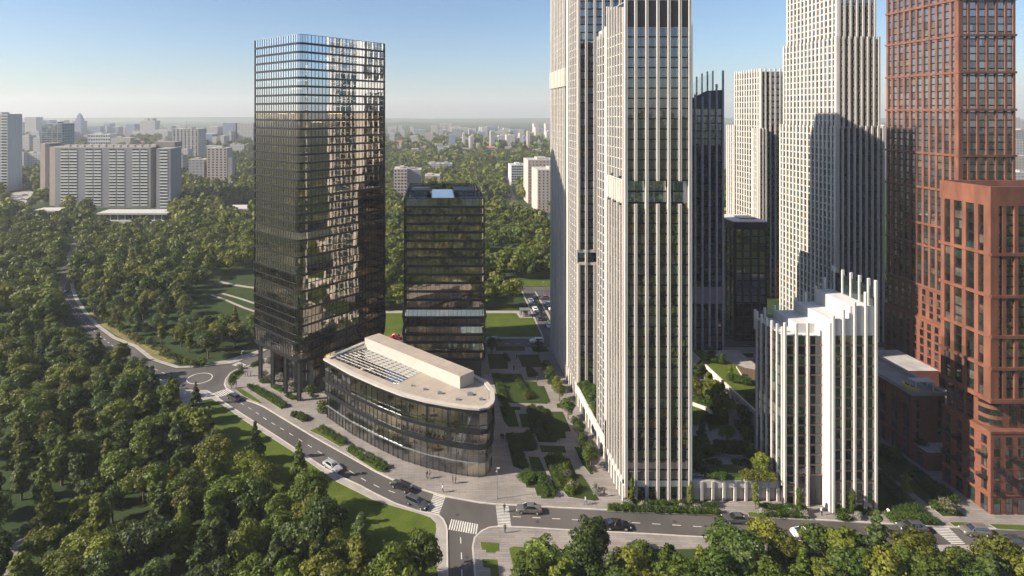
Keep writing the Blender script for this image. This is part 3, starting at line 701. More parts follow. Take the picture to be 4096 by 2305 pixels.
# ---- the low curved building
def flatiron():
    r = random.Random(9)
    B = Building('curved_office_building', 'low wedge shaped glass building with rounded nose and pale stone roof beside the road bend', 'office building', loc=(-8, 138, 0))
    front = [(1306,1672),(1407.6,1741.8),(1513.8,1799.7),(1610,1845.6),(1707,1877),(1803.5,1898.7),(1870,1910),(1915,1914),(1945,1908),(1962,1890),(1968,1872)]
    P = [G(*p) for p in front]
    P += [(12.7, 128.0), (11.6, 132.0), (9.0, 135.2), (-13.6, 157.6), (-15.6, 157.6)]
    P[0] = (P[0][0], P[0][1]); poly = P                     # anticlockwise seen from above
    ar = sum(poly[i][0]*poly[(i+1)%len(poly)][1]-poly[(i+1)%len(poly)][0]*poly[i][1] for i in range(len(poly)))
    if ar < 0: poly = poly[::-1]
    # ground and mezzanine
    curtain(B, poly, .14, 3.0, -.15, -.15, 1.35, M['g_clear'], r, mull=.07, tilt=.004, name='glazing')
    ringband(B, poly, 2.95, 3.15, .02, .2, M['steel'])
    curtain(B, poly, 3.15, 6.0, -.15, -.15, 1.35, M['g_clear'], r, mull=.07, tilt=.004, name='glazing')
    ringband(B, poly, 5.9, 6.75, .35, .4, M['dark'])
    curtain(B, poly, 6.75, 9.3, .15, .45, 1.35, M['g_clear'], r, mull=.11, slant=.35, name='glazing')
    ringband(B, poly, 9.2, 9.95, .62, .5, M['dark'])
    curtain(B, poly, 9.9, 13.6, .35, .35, 1.7, M['g_clear'], r, mull=.06, transom=1.0, name='glazing')
    ringband(B, poly, 13.5, 14.3, .45, .6, M['dark'])
    stone = brickmat('roof_stone', (.33, .28, .235), (.30, .255, .215), (.22, .19, .16), 4.0, 2.2, .05, freq=.15, rot=(0, 0, math.radians(-48)), var=.1)
    for z in (3.0, 6.1, 9.4):
        m = MB(); m.prism(inset(poly, .5), z-.25, z, M['conc'], M['ceil']); B.part(m, 'floor_slab')
        offices(B, poly, z, 2.6, r, 60); ceiling_lamps(B, poly, z+(2.7 if z < 9 else 3.9), r, 26)
    m = MB(); m.prism(inset(poly, .6), .1, .2, M['conc']); B.part(m, 'floor_slab'); offices(B, poly, .2, 2.6, r, 30); ceiling_lamps(B, poly, 2.7, r, 20)
    # dark rear wall of the upper floors (solid core)
    m = MB(); m.prism([(-17.5, 148.5), (-4, 135.5), (3, 133.5), (3, 136), (-14.5, 152.5)], .14, 13.4, M['core']); B.part(m, 'lift_core')
    for t in range(7):
        a, b_ = Vector(P[0]), Vector(P[6]); k = (t+.5)/7; i = k*6; p = Vector(P[int(i)]).lerp(Vector(P[int(i)+1]), i % 1)+Vector((.9, 2.2))
        m = MB(); m.tube((p.x, p.y, .14), (p.x, p.y, 13.4), .28, .28, M['ceil'], 10); B.part(m, 'inner_column')
    # potted plants row on the second floor
    for t in range(26):
        k = .35+.6*t/26; i = k*8; p = Vector(P[int(i)]).lerp(Vector(P[int(i)+1]), i % 1)+Vector((.25, 1.0))
        m = MB(); m.tube((p.x, p.y, 6.1), (p.x, p.y, 6.5), .16, .2, M['deskw'], 6)
        for q in range(10):
            a = r.uniform(0, 6.28); e = r.uniform(.2, .4); m.tube((p.x, p.y, 6.5), (p.x+math.cos(a)*e, p.y+math.sin(a)*e, 7.0+r.random()*.4), .08, .02, M['f_hedge'], 4)
        B.part(m, 'potted_plant')
    for (px, py, w_, d_, mm) in ((1820,1890,3.6,.8,'desk'),(1850,1886,2.8,.9,'deskw'),(1720,1865,3.2,.7,'core')):
        x, y = G(px, py); m = MB(); m.box(x-w_/2, x+w_/2, y+1.6, y+1.6+d_, .2, 1.2, M[mm]); m.box(x-w_/2-.1, x+w_/2+.1, y+1.5, y+1.7+d_, 1.2, 1.28, M['deskw']); B.part(m, 'reception_desk')
    # roof with the skylight opening
    zr = 14.3
    hole = [G(1322,1430,zr), G(1586,1537,zr), G(1690,1486,zr), G(1462,1396,zr)]
    ar = inset(poly, .05)
    hp = [Vector((p[0], p[1], 0)) for p in ar]; hh = [Vector((p[0], p[1], 0)) for p in hole]
    tr = tessellate_polygon([hp, hh]); al = hp+hh; m = MB()
    fs = []
    for t in tr:
        a, b_, c_ = [al[i] for i in t]; cr = (b_.x-a.x)*(c_.y-a.y)-(b_.y-a.y)*(c_.x-a.x); fs.append(tuple(t) if cr > 0 else tuple(t[::-1]))
    m.add([(p.x, p.y, zr) for p in al], fs, stone); m.add([(p.x, p.y, zr-.3) for p in al], [f_[::-1] for f_ in fs], M['ceil'])
    n = len(hh)
    for i in range(n):
        j = (i+1) % n; m.quad((hh[j].x, hh[j].y, zr-.9), (hh[i].x, hh[i].y, zr-.9), (hh[i].x, hh[i].y, zr), (hh[j].x, hh[j].y, zr), M['cream2']); m.quad((hh[i].x, hh[i].y, zr-.9), (hh[j].x, hh[j].y, zr-.9), (hh[j].x, hh[j].y, zr), (hh[i].x, hh[i].y, zr), M['cream2'])
    B.part(m, 'roof')
    o2 = inset(poly, -.62); ip = inset(poly, .5); m = MB()
    for i in range(len(poly)):
        j = (i+1) % len(poly); s = M['cream2']
        m.quad((*o2[i], zr-.1), (*o2[j], zr-.1), (*o2[j], zr+.28), (*o2[i], zr+.28), s); m.quad((*o2[i], zr+.28), (*o2[j], zr+.28), (*ip[j], zr+.32), (*ip[i], zr+.32), s)
        m.quad((*ip[j], zr), (*ip[i], zr), (*ip[i], zr+.32), (*ip[j], zr+.32), s); m.quad((*ip[i], zr-.1), (*ip[j], zr-.1), (*o2[j], zr-.1), (*o2[i], zr-.1), s)
    B.part(m, 'roof_edge', smooth=False)
    h0, h1, h2, h3 = [Vector(p) for p in hole]              # near-left, near-right, far-right, far-left
    m = MB(); m.quad((*h0, zr+.02), (*h1, zr+.02), (*h2, zr+.02), (*h3, zr+.02), glass('skylight_glass', .42, (.02, .024, .022), trans=.28, wav=.03)); sk = B.part(m, 'skylight')
    m = MB()
    def bar(a, b_, w_=.035, hgt=.14):
        d = (b_-a); L_ = d.length; d /= L_; m.fbox(((a.x, a.y), (d.x, d.y), (d.y, -d.x), 1), 0, L_, -w_, w_, zr+.03, zr+hgt, M['cream2'])
    for i in range(1, 8): bar(h0.lerp(h3, i/8), h1.lerp(h2, i/8))
    for i in range(1, 12): bar(h0.lerp(h1, i/12), h3.lerp(h2, i/12), .022, .10)
    B.sub(m, 'skylight_bar', sk)
    for px, py, s in ((1760,1575,.5),(1830,1600,.4),(1880,1580,.6),(1700,1560,.35),(1925,1600,.4),(1650,1545,.3)):
        x, y = G(px, py, zr); m = MB(); m.box(x-s, x+s, y-s*.7, y+s*.7, zr, zr+.18+s*.5, M['steel']); B.part(m, 'roof_vent')
    # long penthouse box
    zt = 17.0; q = [G(1459,1350.7,zt), G(1516,1332.8,zt), G(1895,1483.5,zt), G(1839.7,1506.6,zt)]
    m = MB(); m.prism(q, zr, zt, stone, M['cream2']); B.part(m, 'rooftop_box')
    m = MB(); m.fbox((tuple(h0), tuple((h3-h0).normalized()), (-(h3-h0).normalized().y, (h3-h0).normalized().x), -1), 0, (h3-h0).length, .35, .42, zr, zr+1.1, M['g_rail']); B.part(m, 'glass_balustrade')
flatiron()
# ---- cream towers with vertical fins
def facing_wall(B, a, b, z0, z1, **k): wall(B, a, b, z0, z1, **k)
def tower_c():
    r = random.Random(11)
    B = Building('finned_tower', 'cream tower with paired fins nearest the road, notched at mid height', 'tower', loc=(43, 120, 0))
    x0, x1, y0, y1, y2 = 36.8, 49.6, 113.3, 124.0, 134.5
    zt, zn1, zn0 = 98.5, 61.8, 57.4
    body(B, rect(x0+.15, x1-.15, y0+.7, y1), 0, zt-2.2, M['dark'])
    body(B, rect(x0+1.1, x1-3, y1, y2), 4.2, 93.4, M['cream'], 'rear_wall')
    body(B, rect(x0+.12, x0+.9, y1, y1+2.4), 3.5, 93.2, M['cream'], 'pier_wall')
    # front
    def segs(i): return [(0, zn0), (zn1, zt)] if i % 2 == 1 and i not in (0,) else [(0, zt)]
    nf = 27
    wall(B, (x0, y0), (x1, y0), 4.0, zn0, 6, 1.96, fin=(.5, .55), segs=segs, r=r, band=.28, rail=False)
    wall(B, (x0+.1, y0+.3), (x1-1.2, y0+.3), zn0, zn1, 6, 2.15, fin=(.14, .1), fins='single', r=r, band=.3, mix=[(M['g_blue'], 2), (M['g_teal'], 2), (M['g_dark2'], 1)])
    wall(B, (x0, y0), (x1, y0), zn1, 91.4, 6, 1.96, fin=(.5, .5), segs=lambda i: [], r=r, band=.26)
    m = MB(); m.box(x0+.3, x1-.3, y0+.02, y0+.3, 91.5, 96.6, M['dark2']); B.part(m, 'crown_panel')
    for zz in (91.3, 96.6): m = MB(); m.box(x0+.2, x1-.2, y0-.03, y0+.35, zz, zz+.14, M['cream']); B.part(m, 'floor_band')
    # notch panels
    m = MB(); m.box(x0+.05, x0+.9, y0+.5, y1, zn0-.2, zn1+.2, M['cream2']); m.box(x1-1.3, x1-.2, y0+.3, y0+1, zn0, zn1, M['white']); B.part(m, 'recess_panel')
    for i in range(9):
        y = y1-.5-(y1-y0-1.4)*i/8; m = MB(); m.box(x0-.12, x0+.06, y-.16, y+.16, zn0-.2, zn1+.2, M['cream']); B.part(m, 'recess_rib')
    # ground floor band and shop openings
    m = MB(); m.box(x0+.2, x1-.2, y0-.12, y0+.2, 2.9, 4.05, M['cream']); B.part(m, 'fascia')
    wall(B, (x0+.2, y0), (x1-.2, y0), .14, 2.9, 6, 2.8, fin=(.3, .05), fins='single', fmat=M['dark'], r=r, band=.1, split=3, band_d=.03)
    # left face
    def sl(i): return [(3.4, zn0-.6*(i % 2)), (zn1+.4*(i % 3), zt-1.2-.55*i*.6)]
    wall(B, (x0, y1), (x0, y0), zn1, 92.5, 6, 2.0, fin=(.42, .3), segs=lambda i: [], r=r, band=.14, mix=GL_BLUE, split=1, bmat=M['cream'])
    wall(B, (x0, y1), (x0, y0), 4.0, zn0, 6, 2.0, fin=(.42, .3), fins='double', segs=sl, r=r, band=.14, split=1, bmat=M['bronze'])
    m = MB(); m.fbox(frame((x0, y1), (x0, y0))[0], 0, y1-y0, .0, .3, 3.2, 4.2, M['cream']); B.part(m, 'fascia')
    for i in range(7):
        y = y1-(y1-y0)*i/6; m = MB(); m.box(x0-.35, x0+.15, y-.35 if i else y-.6, y+.35, .1, 3.3, M['cream']); B.part(m, 'arcade_pier')
    m = MB(); m.box(x0+.2, x0+.3, y0+.4, y1, .14, 3.2, M['g_dark']); B.part(m, 'shop_glazing')
    # rear lower volume, left face
    wall(B, (x0+.9, y2), (x0+.9, y1+2.3), 4.2, 91.5, 4, 2.0, fin=(.45, .28), fins='double', segs=lambda i: [(4.2, 93.8-.5*(3-i))], r=r, band=.14, split=1, bmat=M['cream'], mix=GL_BLUE)
    m = MB(); m.box(x0-.05, x0+.14, y1+.4, y1+1.9, 3.6, 9.2, M['g_dark']); B.part(m, 'corner_window')
    # right face (seen from the side only)
    wall(B, (x1, y0), (x1, y1), 4.0, 92, 5, 3.9, fin=(.5, .4), fins='single', r=r, band=.4, split=1)
    # roof
    m = MB(); m.box(x0+.3, x1-.3, y0+.3, y1-.1, zt-2.2, zt-2.0, M['roofg']); B.part(m, 'roof')
    B.finish(100)
def tower_a():
    r = random.Random(12)
    B = Building('finned_tower', 'taller cream tower with dense fins left of and behind the front cream tower', 'tower', loc=(46, 168, 0))
    x0, x1, y0, y1 = 37.6, 53, 153, 187; zt = 124
    body(B, rect(x0+.15, x1, y0+.15, y1), 0, zt-1, M['dark'], top=M['roofg'])
    body(B, rect(x0-.02, x0+.5, y0+10, y0+13), 0, zt-1, M['cream'], 'pier_wall')
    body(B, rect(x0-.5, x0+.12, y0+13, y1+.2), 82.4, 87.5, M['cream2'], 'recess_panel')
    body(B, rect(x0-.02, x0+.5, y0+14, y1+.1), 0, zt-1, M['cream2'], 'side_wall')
    for i in range(10):
        y = y0+14+i*(y1-y0-14)/9.5; m = MB(); m.box(x0-.68, x0-.5, y-.3, y+.3, 82.4, 87.5, M['cream']); B.part(m, 'recess_rib')
    # front (facing the camera)
    def sf(i): return [(4.3, 35.6), (39.2, zt)] if i in (0, 2) else [(4.3, zt)]
    wall(B, (x0, y0), (x1, y0), 4.3, 118, 7, 2.02, fin=(.55, .5), segs=sf, r=r, band=.32, mix=[(M['g_dark'], 5), (M['g_blue'], 1.5), (M['g_curt'], .8), (M['g_warm'], .5)])
    m = MB(); m.box(x0+.2, x1-.4, y0-.35, y0-.14, 35.3, 36.0, M['cream']); m.box(x0+.2, x1-.4, y0-.35, y0-.14, 38.6, 39.3, M['cream']); B.part(m, 'recess_band')
    # left face: near part with pairs of fins and windows, far part closed and finned
    wall(B, (x0, y0+10), (x0, y0), 4.3, 118, 5, 2.02, fin=(.45, .3), r=r, band=.14, split=1, bmat=M['cream'], mix=GL_BLUE, fins='double', segs=lambda i: [(3.4, zt)])
    wall(B, (x0-.02, y1), (x0-.02, y0+14), 4.3, 118, 9, 2.02, fin=(.55, .34), r=r, band=.12, split=1, bmat=M['cream2'], mix=[(M['g_dark2'], 2), (M['g_curt'], 3), (M['g_dark'], 2)], fins='single',
         segs=lambda i: [(.2, 82.4), (87.5-.3*i, zt)])
    m = MB()
    for i in range(13): y = y0+1+i*2.6; m.box(x0-.4, x0+.1, y-.35, y+.35, .1, 4.3, M['cream'])
    B.part(m, 'arcade_pier')
    m = MB(); m.box(x0+.0, x0+.12, y0, y1, .14, 3.4, M['g_dark']); B.part(m, 'shop_glazing')
    B.finish(100)
def podium_west():
    B = Building('arcade_podium', 'low cream arcade with a planted roof garden between the two finned towers', 'podium', loc=(40, 138, 0))
    x0 = 36.9; r = random.Random(13)
    body(B, rect(x0+.35, 50, 124.2, 153), .1, 3.7, M['dark2'], top=M['soil'])
    m = MB(); m.box(x0, x0+.4, 126.5, 153, 2.7, 4.7, M['cream']); B.part(m, 'parapet')
    for i in range(11):
        y = 127.2+i*2.5; m = MB(); m.box(x0-.02, x0+.5, y-.45, y+.45, .1, 2.7, M['cream']); B.part(m, 'arcade_pier')
    m = MB(); m.box(x0+.5, 45, 134.6, 152.9, 3.75, 4.3, M['grass']); B.part(m, 'roof_lawn')
podium_west()
def court_podium():
    B = Building('courtyard_podium', 'low cream podium with finned street front carrying the courtyard garden', 'podium', loc=(58, 118, 0))
    z = 4.1
    body(B, rect(49.7, 79, 113.6, 176), .1, z-.1, M['cream2'], top=M['path'])
    wall(B, (49.6, 113.3), (66.6, 113.3), .14, 2.7, 8, 2.6, fin=(.45, .3), fins='triple', segs=lambda i: [(.14, 3.95)], r=random.Random(4), band=.1, band_d=.03, split=2, mix=[(M['g_dark'], 3), (M['g_dark2'], 2), (M['g_clear'], .01)])
    m = MB(); m.box(49.6, 66.6, 113.15, 113.6, 2.7, 4.1, M['cream']); B.part(m, 'fascia')
    m = MB(); m.box(49.7, 67.2, 114.0, 114.06, z, 5.0, M['g_rail']); B.part(m, 'glass_balustrade')
    zz2 = lambda q: G(2700+q[0]*.3793, 1400+q[1]*.3793, 4.1)
    for poly in ([(60,585),(160,590),(260,625),(340,655),(378,695),(350,740),(300,775),(240,800),(60,805)],[(190,530),(380,590),(560,640),(570,730),(480,820),(360,860),(345,790),(395,700),(385,650),(260,600),(160,565)],
                 [(420,1010),(500,960),(620,960),(760,1000),(820,1080),(700,1120),(560,1110),(450,1070)],[(60,900),(230,930),(330,1010),(400,1080),(420,1130),(330,1160),(60,1180)],
                 [(660,780),(830,740),(830,1000),(760,960),(690,880),(655,830)],[(340,1250),(470,1215),(600,1215),(620,1255),(800,1290),(850,1320),(720,1340),(700,1385),(340,1375)],[(60,300),(300,330),(330,500),(60,500)]):
        b = MB(); b.prism([zz2(q) for q in poly], z-.05, z+.16, M['grass'], M['kerb']); B.part(b, 'garden_lawn')
    m = MB()
    pts = [zz2(q) for q in ((60,560),(160,575),(260,610),(345,642),(390,690))][::-1]
    for a, b_ in zip(pts, pts[1:]):
        fr, L_ = frame(a, b_); m.fbox(fr, 0, L_, -.2, .2, z, z+.75, M['cream'])
    B.part(m, 'garden_wall')
court_podium()
def east_podium():
    B = Building('green_roof_podium', 'cream podium wing with lit lawn and planters on its roof behind the courtyard trees', 'podium', loc=(76, 150, 0))
    z = 8.1; r = random.Random(6)
    body(B, rect(72.1, 86, 131, 166), 0, z-.3, M['cream'], top=M['path'])
    m = MB(); m.box(72.0, 72.4, 131, 166, z-.4, z+.12, M['cream']); B.part(m, 'parapet')
    b = MB(); b.prism([(72.5, 131.5), (77, 131.5), (80, 142), (84, 142), (84, 150), (79, 158), (75.5, 165.5), (72.5, 165.5)], z-.3, z+.02, M['grass']); B.part(b, 'roof_lawn')
    for i in range(9):
        y = 133.2+i*2.6; m = MB(); m.box(72.02, 72.09, y, y+1.3, 4.2, 6.9, M['g_dark']); B.part(m, 'doorway')
    for poly in ([(78, 148), (80.4, 142), (86, 141), (86, 150), (79.4, 154)], [(79.5, 137), (84, 132), (85.5, 132), (85.5, 138), (81, 140)]):
        b = MB(); b.prism(poly, z-.2, z+.45, M['soil'], M['cream']); B.part(b, 'planter')
east_podium()
def tower_d():
    r = random.Random(14)
    B = Building('stepped_white_block', 'white finned mid rise block with stepped white roof terraces and glass screens beside the road', 'apartment block', loc=(74, 116, 0))
    xa, xm, xn, xb = 66.7, 71.4, 74.45, 82.9; yl, yr, yb = 111.9, 110.0, 122.0
    zg = 32.2
    body(B, rect(xa+.12, xm, yl+.12, yb-.1), 0, zg, M['dark2'], top=M['white'])
    body(B, rect(xm, xn, yl+.2, yb-.1), 0, zg, M['dark2'], top=M['white'])
    body(B, rect(xn+.1, xb-.12, yr+.12, yb-.1), 0, 33.2, M['dark2'], top=M['white'])
    T = [(xa+.15, 32.4), (70.6, 34.0), (75.05, 35.8), (79.1, 38.4)]
    for (x, z), nx in zip(T, [t[0] for t in T[1:]]+[xb-.2]):
        y0 = yl+.3 if x < 74 else yr+.3
        m = MB()
        if x < 74 < nx: m.box(x, 74.1, yl+2.2, yb-.2, zg-1, z, M['white']); m.box(74.1, nx, yr+.3, yb-.2, zg-1, z, M['white'])
        else: m.box(x, nx, y0, yb-.2, zg-1, z, M['white'])
        B.part(m, 'roof_terrace')
    mixw = [(M['g_dark2'], 3), (M['g_teal'], 3), (M['g_curt'], 2), (M['g_dark'], 1.5)]
    wall(B, (xa, yl), (xm, yl), 1.9, 32.4, 2, 1.96, fin=(.36, .42), fins='triple', segs=lambda i: [(0, 35.0)], r=r, band=.3, bmat=M['bronze'], mix=mixw, rail=False)
    wall(B, (xm+.3, yl+.1), (xn-.3, yl+.1), 5.8, 32.4, 1, 1.96, fin=(.1, .1), fins='single', r=r, band=.32, bmat=M['bronze'], mix=[(M['g_low'], 2)], split=3)
    m = MB(); m.box(xn-.28, xn+.1, yr-.1, yl+.1, 0, 35.6, M['white']); B.part(m, 'slab_wall')
    m = MB(); m.box(xm+.3, xn-.6, yl+.3, yl+.36, .14, 5.4, M['g_dark']); m.box(xm+.8, xm+.9, yl+.2, yl+.3, .14, 3.4, M['steel']); m.box(xm+1.5, xm+1.6, yl+.2, yl+.3, .14, 3.4, M['steel']); B.part(m, 'entrance_door')
    hs = [37.1, 38.2, 39.6, 41.4, 43.6]
    wall(B, (xn+.15, yr), (xb, yr), 1.9, 33.2, 4, 1.96, fin=(.36, .42), fins='triple', segs=lambda i: [(0, hs[i])], r=r, band=.3, bmat=M['bronze'], mix=mixw, rail=False)
    m = MB(); m.box(xn+.5, 78.1, yr+.02, yr+.4, 33.2, 36.3, M['white']); B.part(m, 'attic_panel')
    m = MB(); m.box(78.1, xb-.3, yr+.02, yr+.4, 33.2, 38.7, M['white']); B.part(m, 'attic_panel')
    for (a, b_) in (((xa, yl), (xm, yl)), ((xn+.15, yr), (xb, yr))):
        fr, L_ = frame(a, b_); n = 2 if L_ < 6 else 4
        for i in range(n): m = MB(); m.fbox(fr, L_*i/n+.25, L_*(i+1)/n-.25, -.05, .02, .14, 1.9, M['g_dark']); B.part(m, 'shop_glazing')
    # left face
    wall(B, (xa, yb-1), (xa, yl), 4.2, 32.4, 5, 1.96, fin=(.36, .28), fins='single', segs=lambda i: [(3.9, 34.1)], r=r, band=.22, mix=mixw, split=2)
    # back and right fins with glass wind screens
    back = [(66.8, 34.1), (68.8, 34.5), (70.8, 34.9), (75.2, 36.6), (77.2, 37.7), (79.3, 39.0), (81.2, 40.8), (82.9, 43.2)]
    for x, z in back: m = MB(); m.box(x-.19, x+.19, yb-.3, yb+.1, 30, z, M['white']); B.part(m, 'fin')
    for (xA, zA_), (xB, zB) in zip(back, back[1:]):
        m = MB(); m.add([(xA, yb-.05, zA_-3), (xB, yb-.05, zB-3), (xB, yb-.05, zB-.4), (xA, yb-.05, zA_-.4)], [(0, 1, 2, 3)], M['g_rail']); B.part(m, 'glass_screen')
    for i in range(5):
        y = 111.6+i*2.35; m = MB(); m.box(xb-.4, xb+.05, y-.16, y+.16, 30, 43.5-.1*i, M['white']); B.part(m, 'fin')
    m = MB(); m.box(xb-.28, xb-.24, 110.3, 121.8, 38.4, 42.2, M['g_rail']); B.part(m, 'glass_screen')
    B.finish(100)
tower_d()
tower_c(); tower_a()
def tower_e():
    r = random.Random(15)
    B = Building('dark_finned_tower', 'dark glass tower with grey fins and sloping glass crown behind the front cream tower', 'tower', loc=(82, 185, 0))
    x0, x1, y0, y1 = 74.5, 87.4, 177, 195
    body(B, rect(x0, x1-.1, y0+.1, y1), 0, 79, M['dark'], top=M['roofg'])
    gs = mat('grey_fin', (.44, .45, .50), .5)
    tops = [70, 76, 80.4, 79.8, 81.0, 83.5, 87.6]
    mx = [(M['g_dark'], 4), (M['g_teal'], 1.5), (M['g_dark2'], 3), (M['g_curt'], 1.2), (M['g_warm'], .7)]
    wall(B, (x0, y0), (x1, y0), 1, 76.0, 6, 2.3, fin=(.45, .5), fins='double', fmat=gs, segs=lambda i: [(0, tops[i])], r=r, band=.4, mix=mx)
    m = MB(); m.add([(x0, y0+.05, 76), (x1, y0+.05, 76), (x1, y0+.05, 81.8), (x1-5, y0+.05, 81.5), (x0+2, y0+.05, 78.5), (x0, y0+.05, 78)], [tuple(range(6))], M['dark2']); B.part(m, 'crown_panel')
    for i in range(6):
        x = x1-.2-i*1.5; m = MB(); m.box(x-.15, x+.15, y0+6+i*.4, y0+6.5+i*.4, 79, 88-.5*i*i*.4, gs); B.part(m, 'fin')
    m = MB(); m.add([(x0+2.5, y0+7, 79), (x1, y0+6, 79), (x1, y0+6, 87.4), (x1-4, y0+6.4, 86), (x0+2.5, y0+7, 80.5)], [tuple(range(5))], M['g_rail']); B.part(m, 'glass_screen')
    m = MB(); m.box(x0+1, x0+3.2, y0+4, y0+4.5, 78, 84.5, gs); B.part(m, 'fin')
    m = MB(); m.box(x0, x1, y0-.35, y0-.2, 17.5, 22.5, mat('lilac_band', (.20, .17, .21), .3)); B.part(m, 'recess_panel')
    B.finish(100)
tower_e()
def tower_f():
    r = random.Random(16)
    B = Building('black_tower', 'black gridded mid rise block with a white roof between the finned towers', 'tower', loc=(103, 198, 0))
    x0, x1, y0, y1 = 98.8, 109.3, 192.6, 206
    body(B, rect(x0+.15, x1-.15, y0+.15, y1), 0, 38.9, M['dark'])
    wall(B, (x0, y0), (x1, y0), .5, 36.6, 4, 2.35, fin=(.5, .25), fins='single', fmat=M['dark'], r=r, band=.4, band_d=.2, mix=[(M['g_dark2'], 3), (M['g_curt'], .6), (M['g_dark'], 3)], split=3)
    wall(B, (x0, y1), (x0, y0), .5, 36.6, 5, 2.35, fin=(.45, .25), fins='single', fmat=M['dark'], r=r, band=.4, band_d=.2, split=2)
    m = MB(); m.box(x0-.1, x1+.1, y0-.15, y1, 36.6, 39.0, M['dark']); B.part(m, 'parapet')
    m = MB(); m.box(x0-.15, x1+.15, y0-.2, y1+.1, 39.0, 39.3, M['white']); B.part(m, 'roof')
    m = MB(); m.box(x0+4, x1-1.5, y0+4, y1-5, 39.3, 39.8, M['steel']); B.part(m, 'roof_vent')
    B.finish(80)
tower_f()
def tower_g():
    r = random.Random(17)
    B = Building('finned_tower', 'smaller cream tower with dark windowed front standing further back behind the black tower', 'tower', loc=(138, 250, 0))
    x0, x1, y0, y1 = 132.5, 142.4, 238, 264
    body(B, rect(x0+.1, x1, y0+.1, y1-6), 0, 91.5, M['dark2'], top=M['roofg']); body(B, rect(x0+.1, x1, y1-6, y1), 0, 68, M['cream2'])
    wall(B, (x0, y0), (x1, y0), 0, 91.5, 5, 2.5, fin=(.55, .5), fins='single', fmat=M['cream'], segs=lambda i: [(0, 92.7)], r=r, band=.6, mix=GL_MIX, split=2)
    wall(B, (x0, y1-6), (x0, y0), 0, 91.5, 10, 2.5, fin=(.65, .3), fins='single', segs=lambda i: [(0, 92.8)], r=r, band=.35, bmat=M['cream2'], split=1)
    wall(B, (x0-.3, y1), (x0-.3, y1-7), 0, 69, 4, 2.5, fin=(.7, .5), fins='single', segs=lambda i: [(0, 69.5)], r=r, band=.35, bmat=M['cream2'], split=1)
    body(B, rect(x0-1.4, x0+1.6, y0-1.6, y0+3), 0, 68.6, M['cream2'], 'side_wing'); wall(B, (x0-1.4, y0-1.6), (x0+1.6, y0-1.6), 0, 68.6, 2, 2.5, fin=(.5, .4), fins='single', r=r, band=.6); wall(B, (x0-1.4, y0+3), (x0-1.4, y0-1.6), 0, 68.6, 3, 2.5, fin=(.6, .4), fins='single', r=r, band=.35, bmat=M['cream2'], split=1)
    m = MB(); m.box(x1-2.5, x1-.6, y0-1.0, y0-.5, 0, 14.5, M['orange']); B.part(m, 'orange_panel')
    B.finish(100)
tower_g()
def tower_h():
    r = random.Random(18)
    B = Building('white_grid_tower', 'very tall white tower with small gridded windows and stepped shoulders left of the red tower', 'tower', loc=(140, 205, 0))
    x0, x1, y0, y1 = 131.7, 147.2, 192, 223
    fl = 2.3; mx = [(M['g_dark2'], 3), (M['g_curt'], 3), (M['g_dark'], 3), (M['g_warm'], .8)]
    for (ins, za, zb, n1, n2) in ((0, 0, 69.8, 8, 15), (1.3, 69.8, 99, 7, 14), (2.6, 99, 128, 6, 13)):
        a, b_, c, d = x0+(ins*.25), x1-ins, y0+ins*.1, y1-ins*1.3
        body(B, rect(a+.1, b_-.1, c+.1, d), za, zb, M['dark2'], top=M['roofg'])
        wall(B, (a, c), (b_, c), za, zb, n1, fl, fin=(.62, .5), fins='single', fmat=M['cream'], r=r, band=.55, bmat=M['dark2'], mix=mx, segs=lambda i: [(za, zb+.8)])
        wall(B, (a, d), (a, c), za, zb, n2, fl, fin=(.7, .34), fins='single', fmat=M['cream'], r=r, band=.42, bmat=M['cream2'], mix=[(M['g_curt'], 4), (M['g_dark2'], 3), (M['g_blue'], 1), (M['g_warm'], .6)], split=1, segs=lambda i: [(za, zb+.8)])  # pale curtained panes weighted here to stand for reflections on this face
        m = MB(); m.box(a-.5, a+.8, c-.45, c+.6, za, zb+1, M['cream']); B.part(m, 'corner_pier')
    B.finish(100)
tower_h()

# ---- terracotta towers
def grid_wall(B, a, b, z0, z1, nb, fl, r, pier=.5, mix=GL_BLUE, corn=(), mt='red', split=2, band=.34):
    wall(B, a, b, z0, z1, nb, fl, fin=(pier, .32), fins='single', fmat=M[mt], r=r, band=band, band_d=.08, mix=mix, split=split, fin_name='pier')
    fr, L_ = frame(a, b)
    for z in corn: m = MB(); m.fbox(fr, -.3, L_+.3, -.05, .5, z-.28, z+.28, M[mt]); B.part(m, 'cornice')
def punch(B, a, b, z0, z1, cols, rows, ww, wh, r, mix=GL_MIX, proud=.02, skip=None, frame_m=None):
    fr, L_ = frame(a, b)
    for i in range(cols):
        for k in range(rows):
            if skip and skip(i, k): continue
            c = L_*(i+.5)/cols; z = z0+(z1-z0)*(k+.5)/rows
            m = MB(); fm = frame_m or M['dark']
            m.fbox(fr, c-ww/2-.06, c+ww/2+.06, .0, proud, z-wh/2-.06, z+wh/2+.06, fm); w_ = B.part(m, 'window_frame')
            m = MB(); m.fbox(fr, c-ww/2, c-.03, proud, proud+.03, z-wh/2, z+wh/2, pick(mix, r)); m.fbox(fr, c+.03, c+ww/2, proud, proud+.03, z-wh/2, z+wh/2, pick(mix, r)); B.sub(m, 'window_pane', w_)
            m = MB(); m.fbox(fr, c-ww/2-.14, c+ww/2+.14, .0, .12, z-wh/2-.22, z-wh/2-.07, M['redd']); B.sub(m, 'sill', w_)
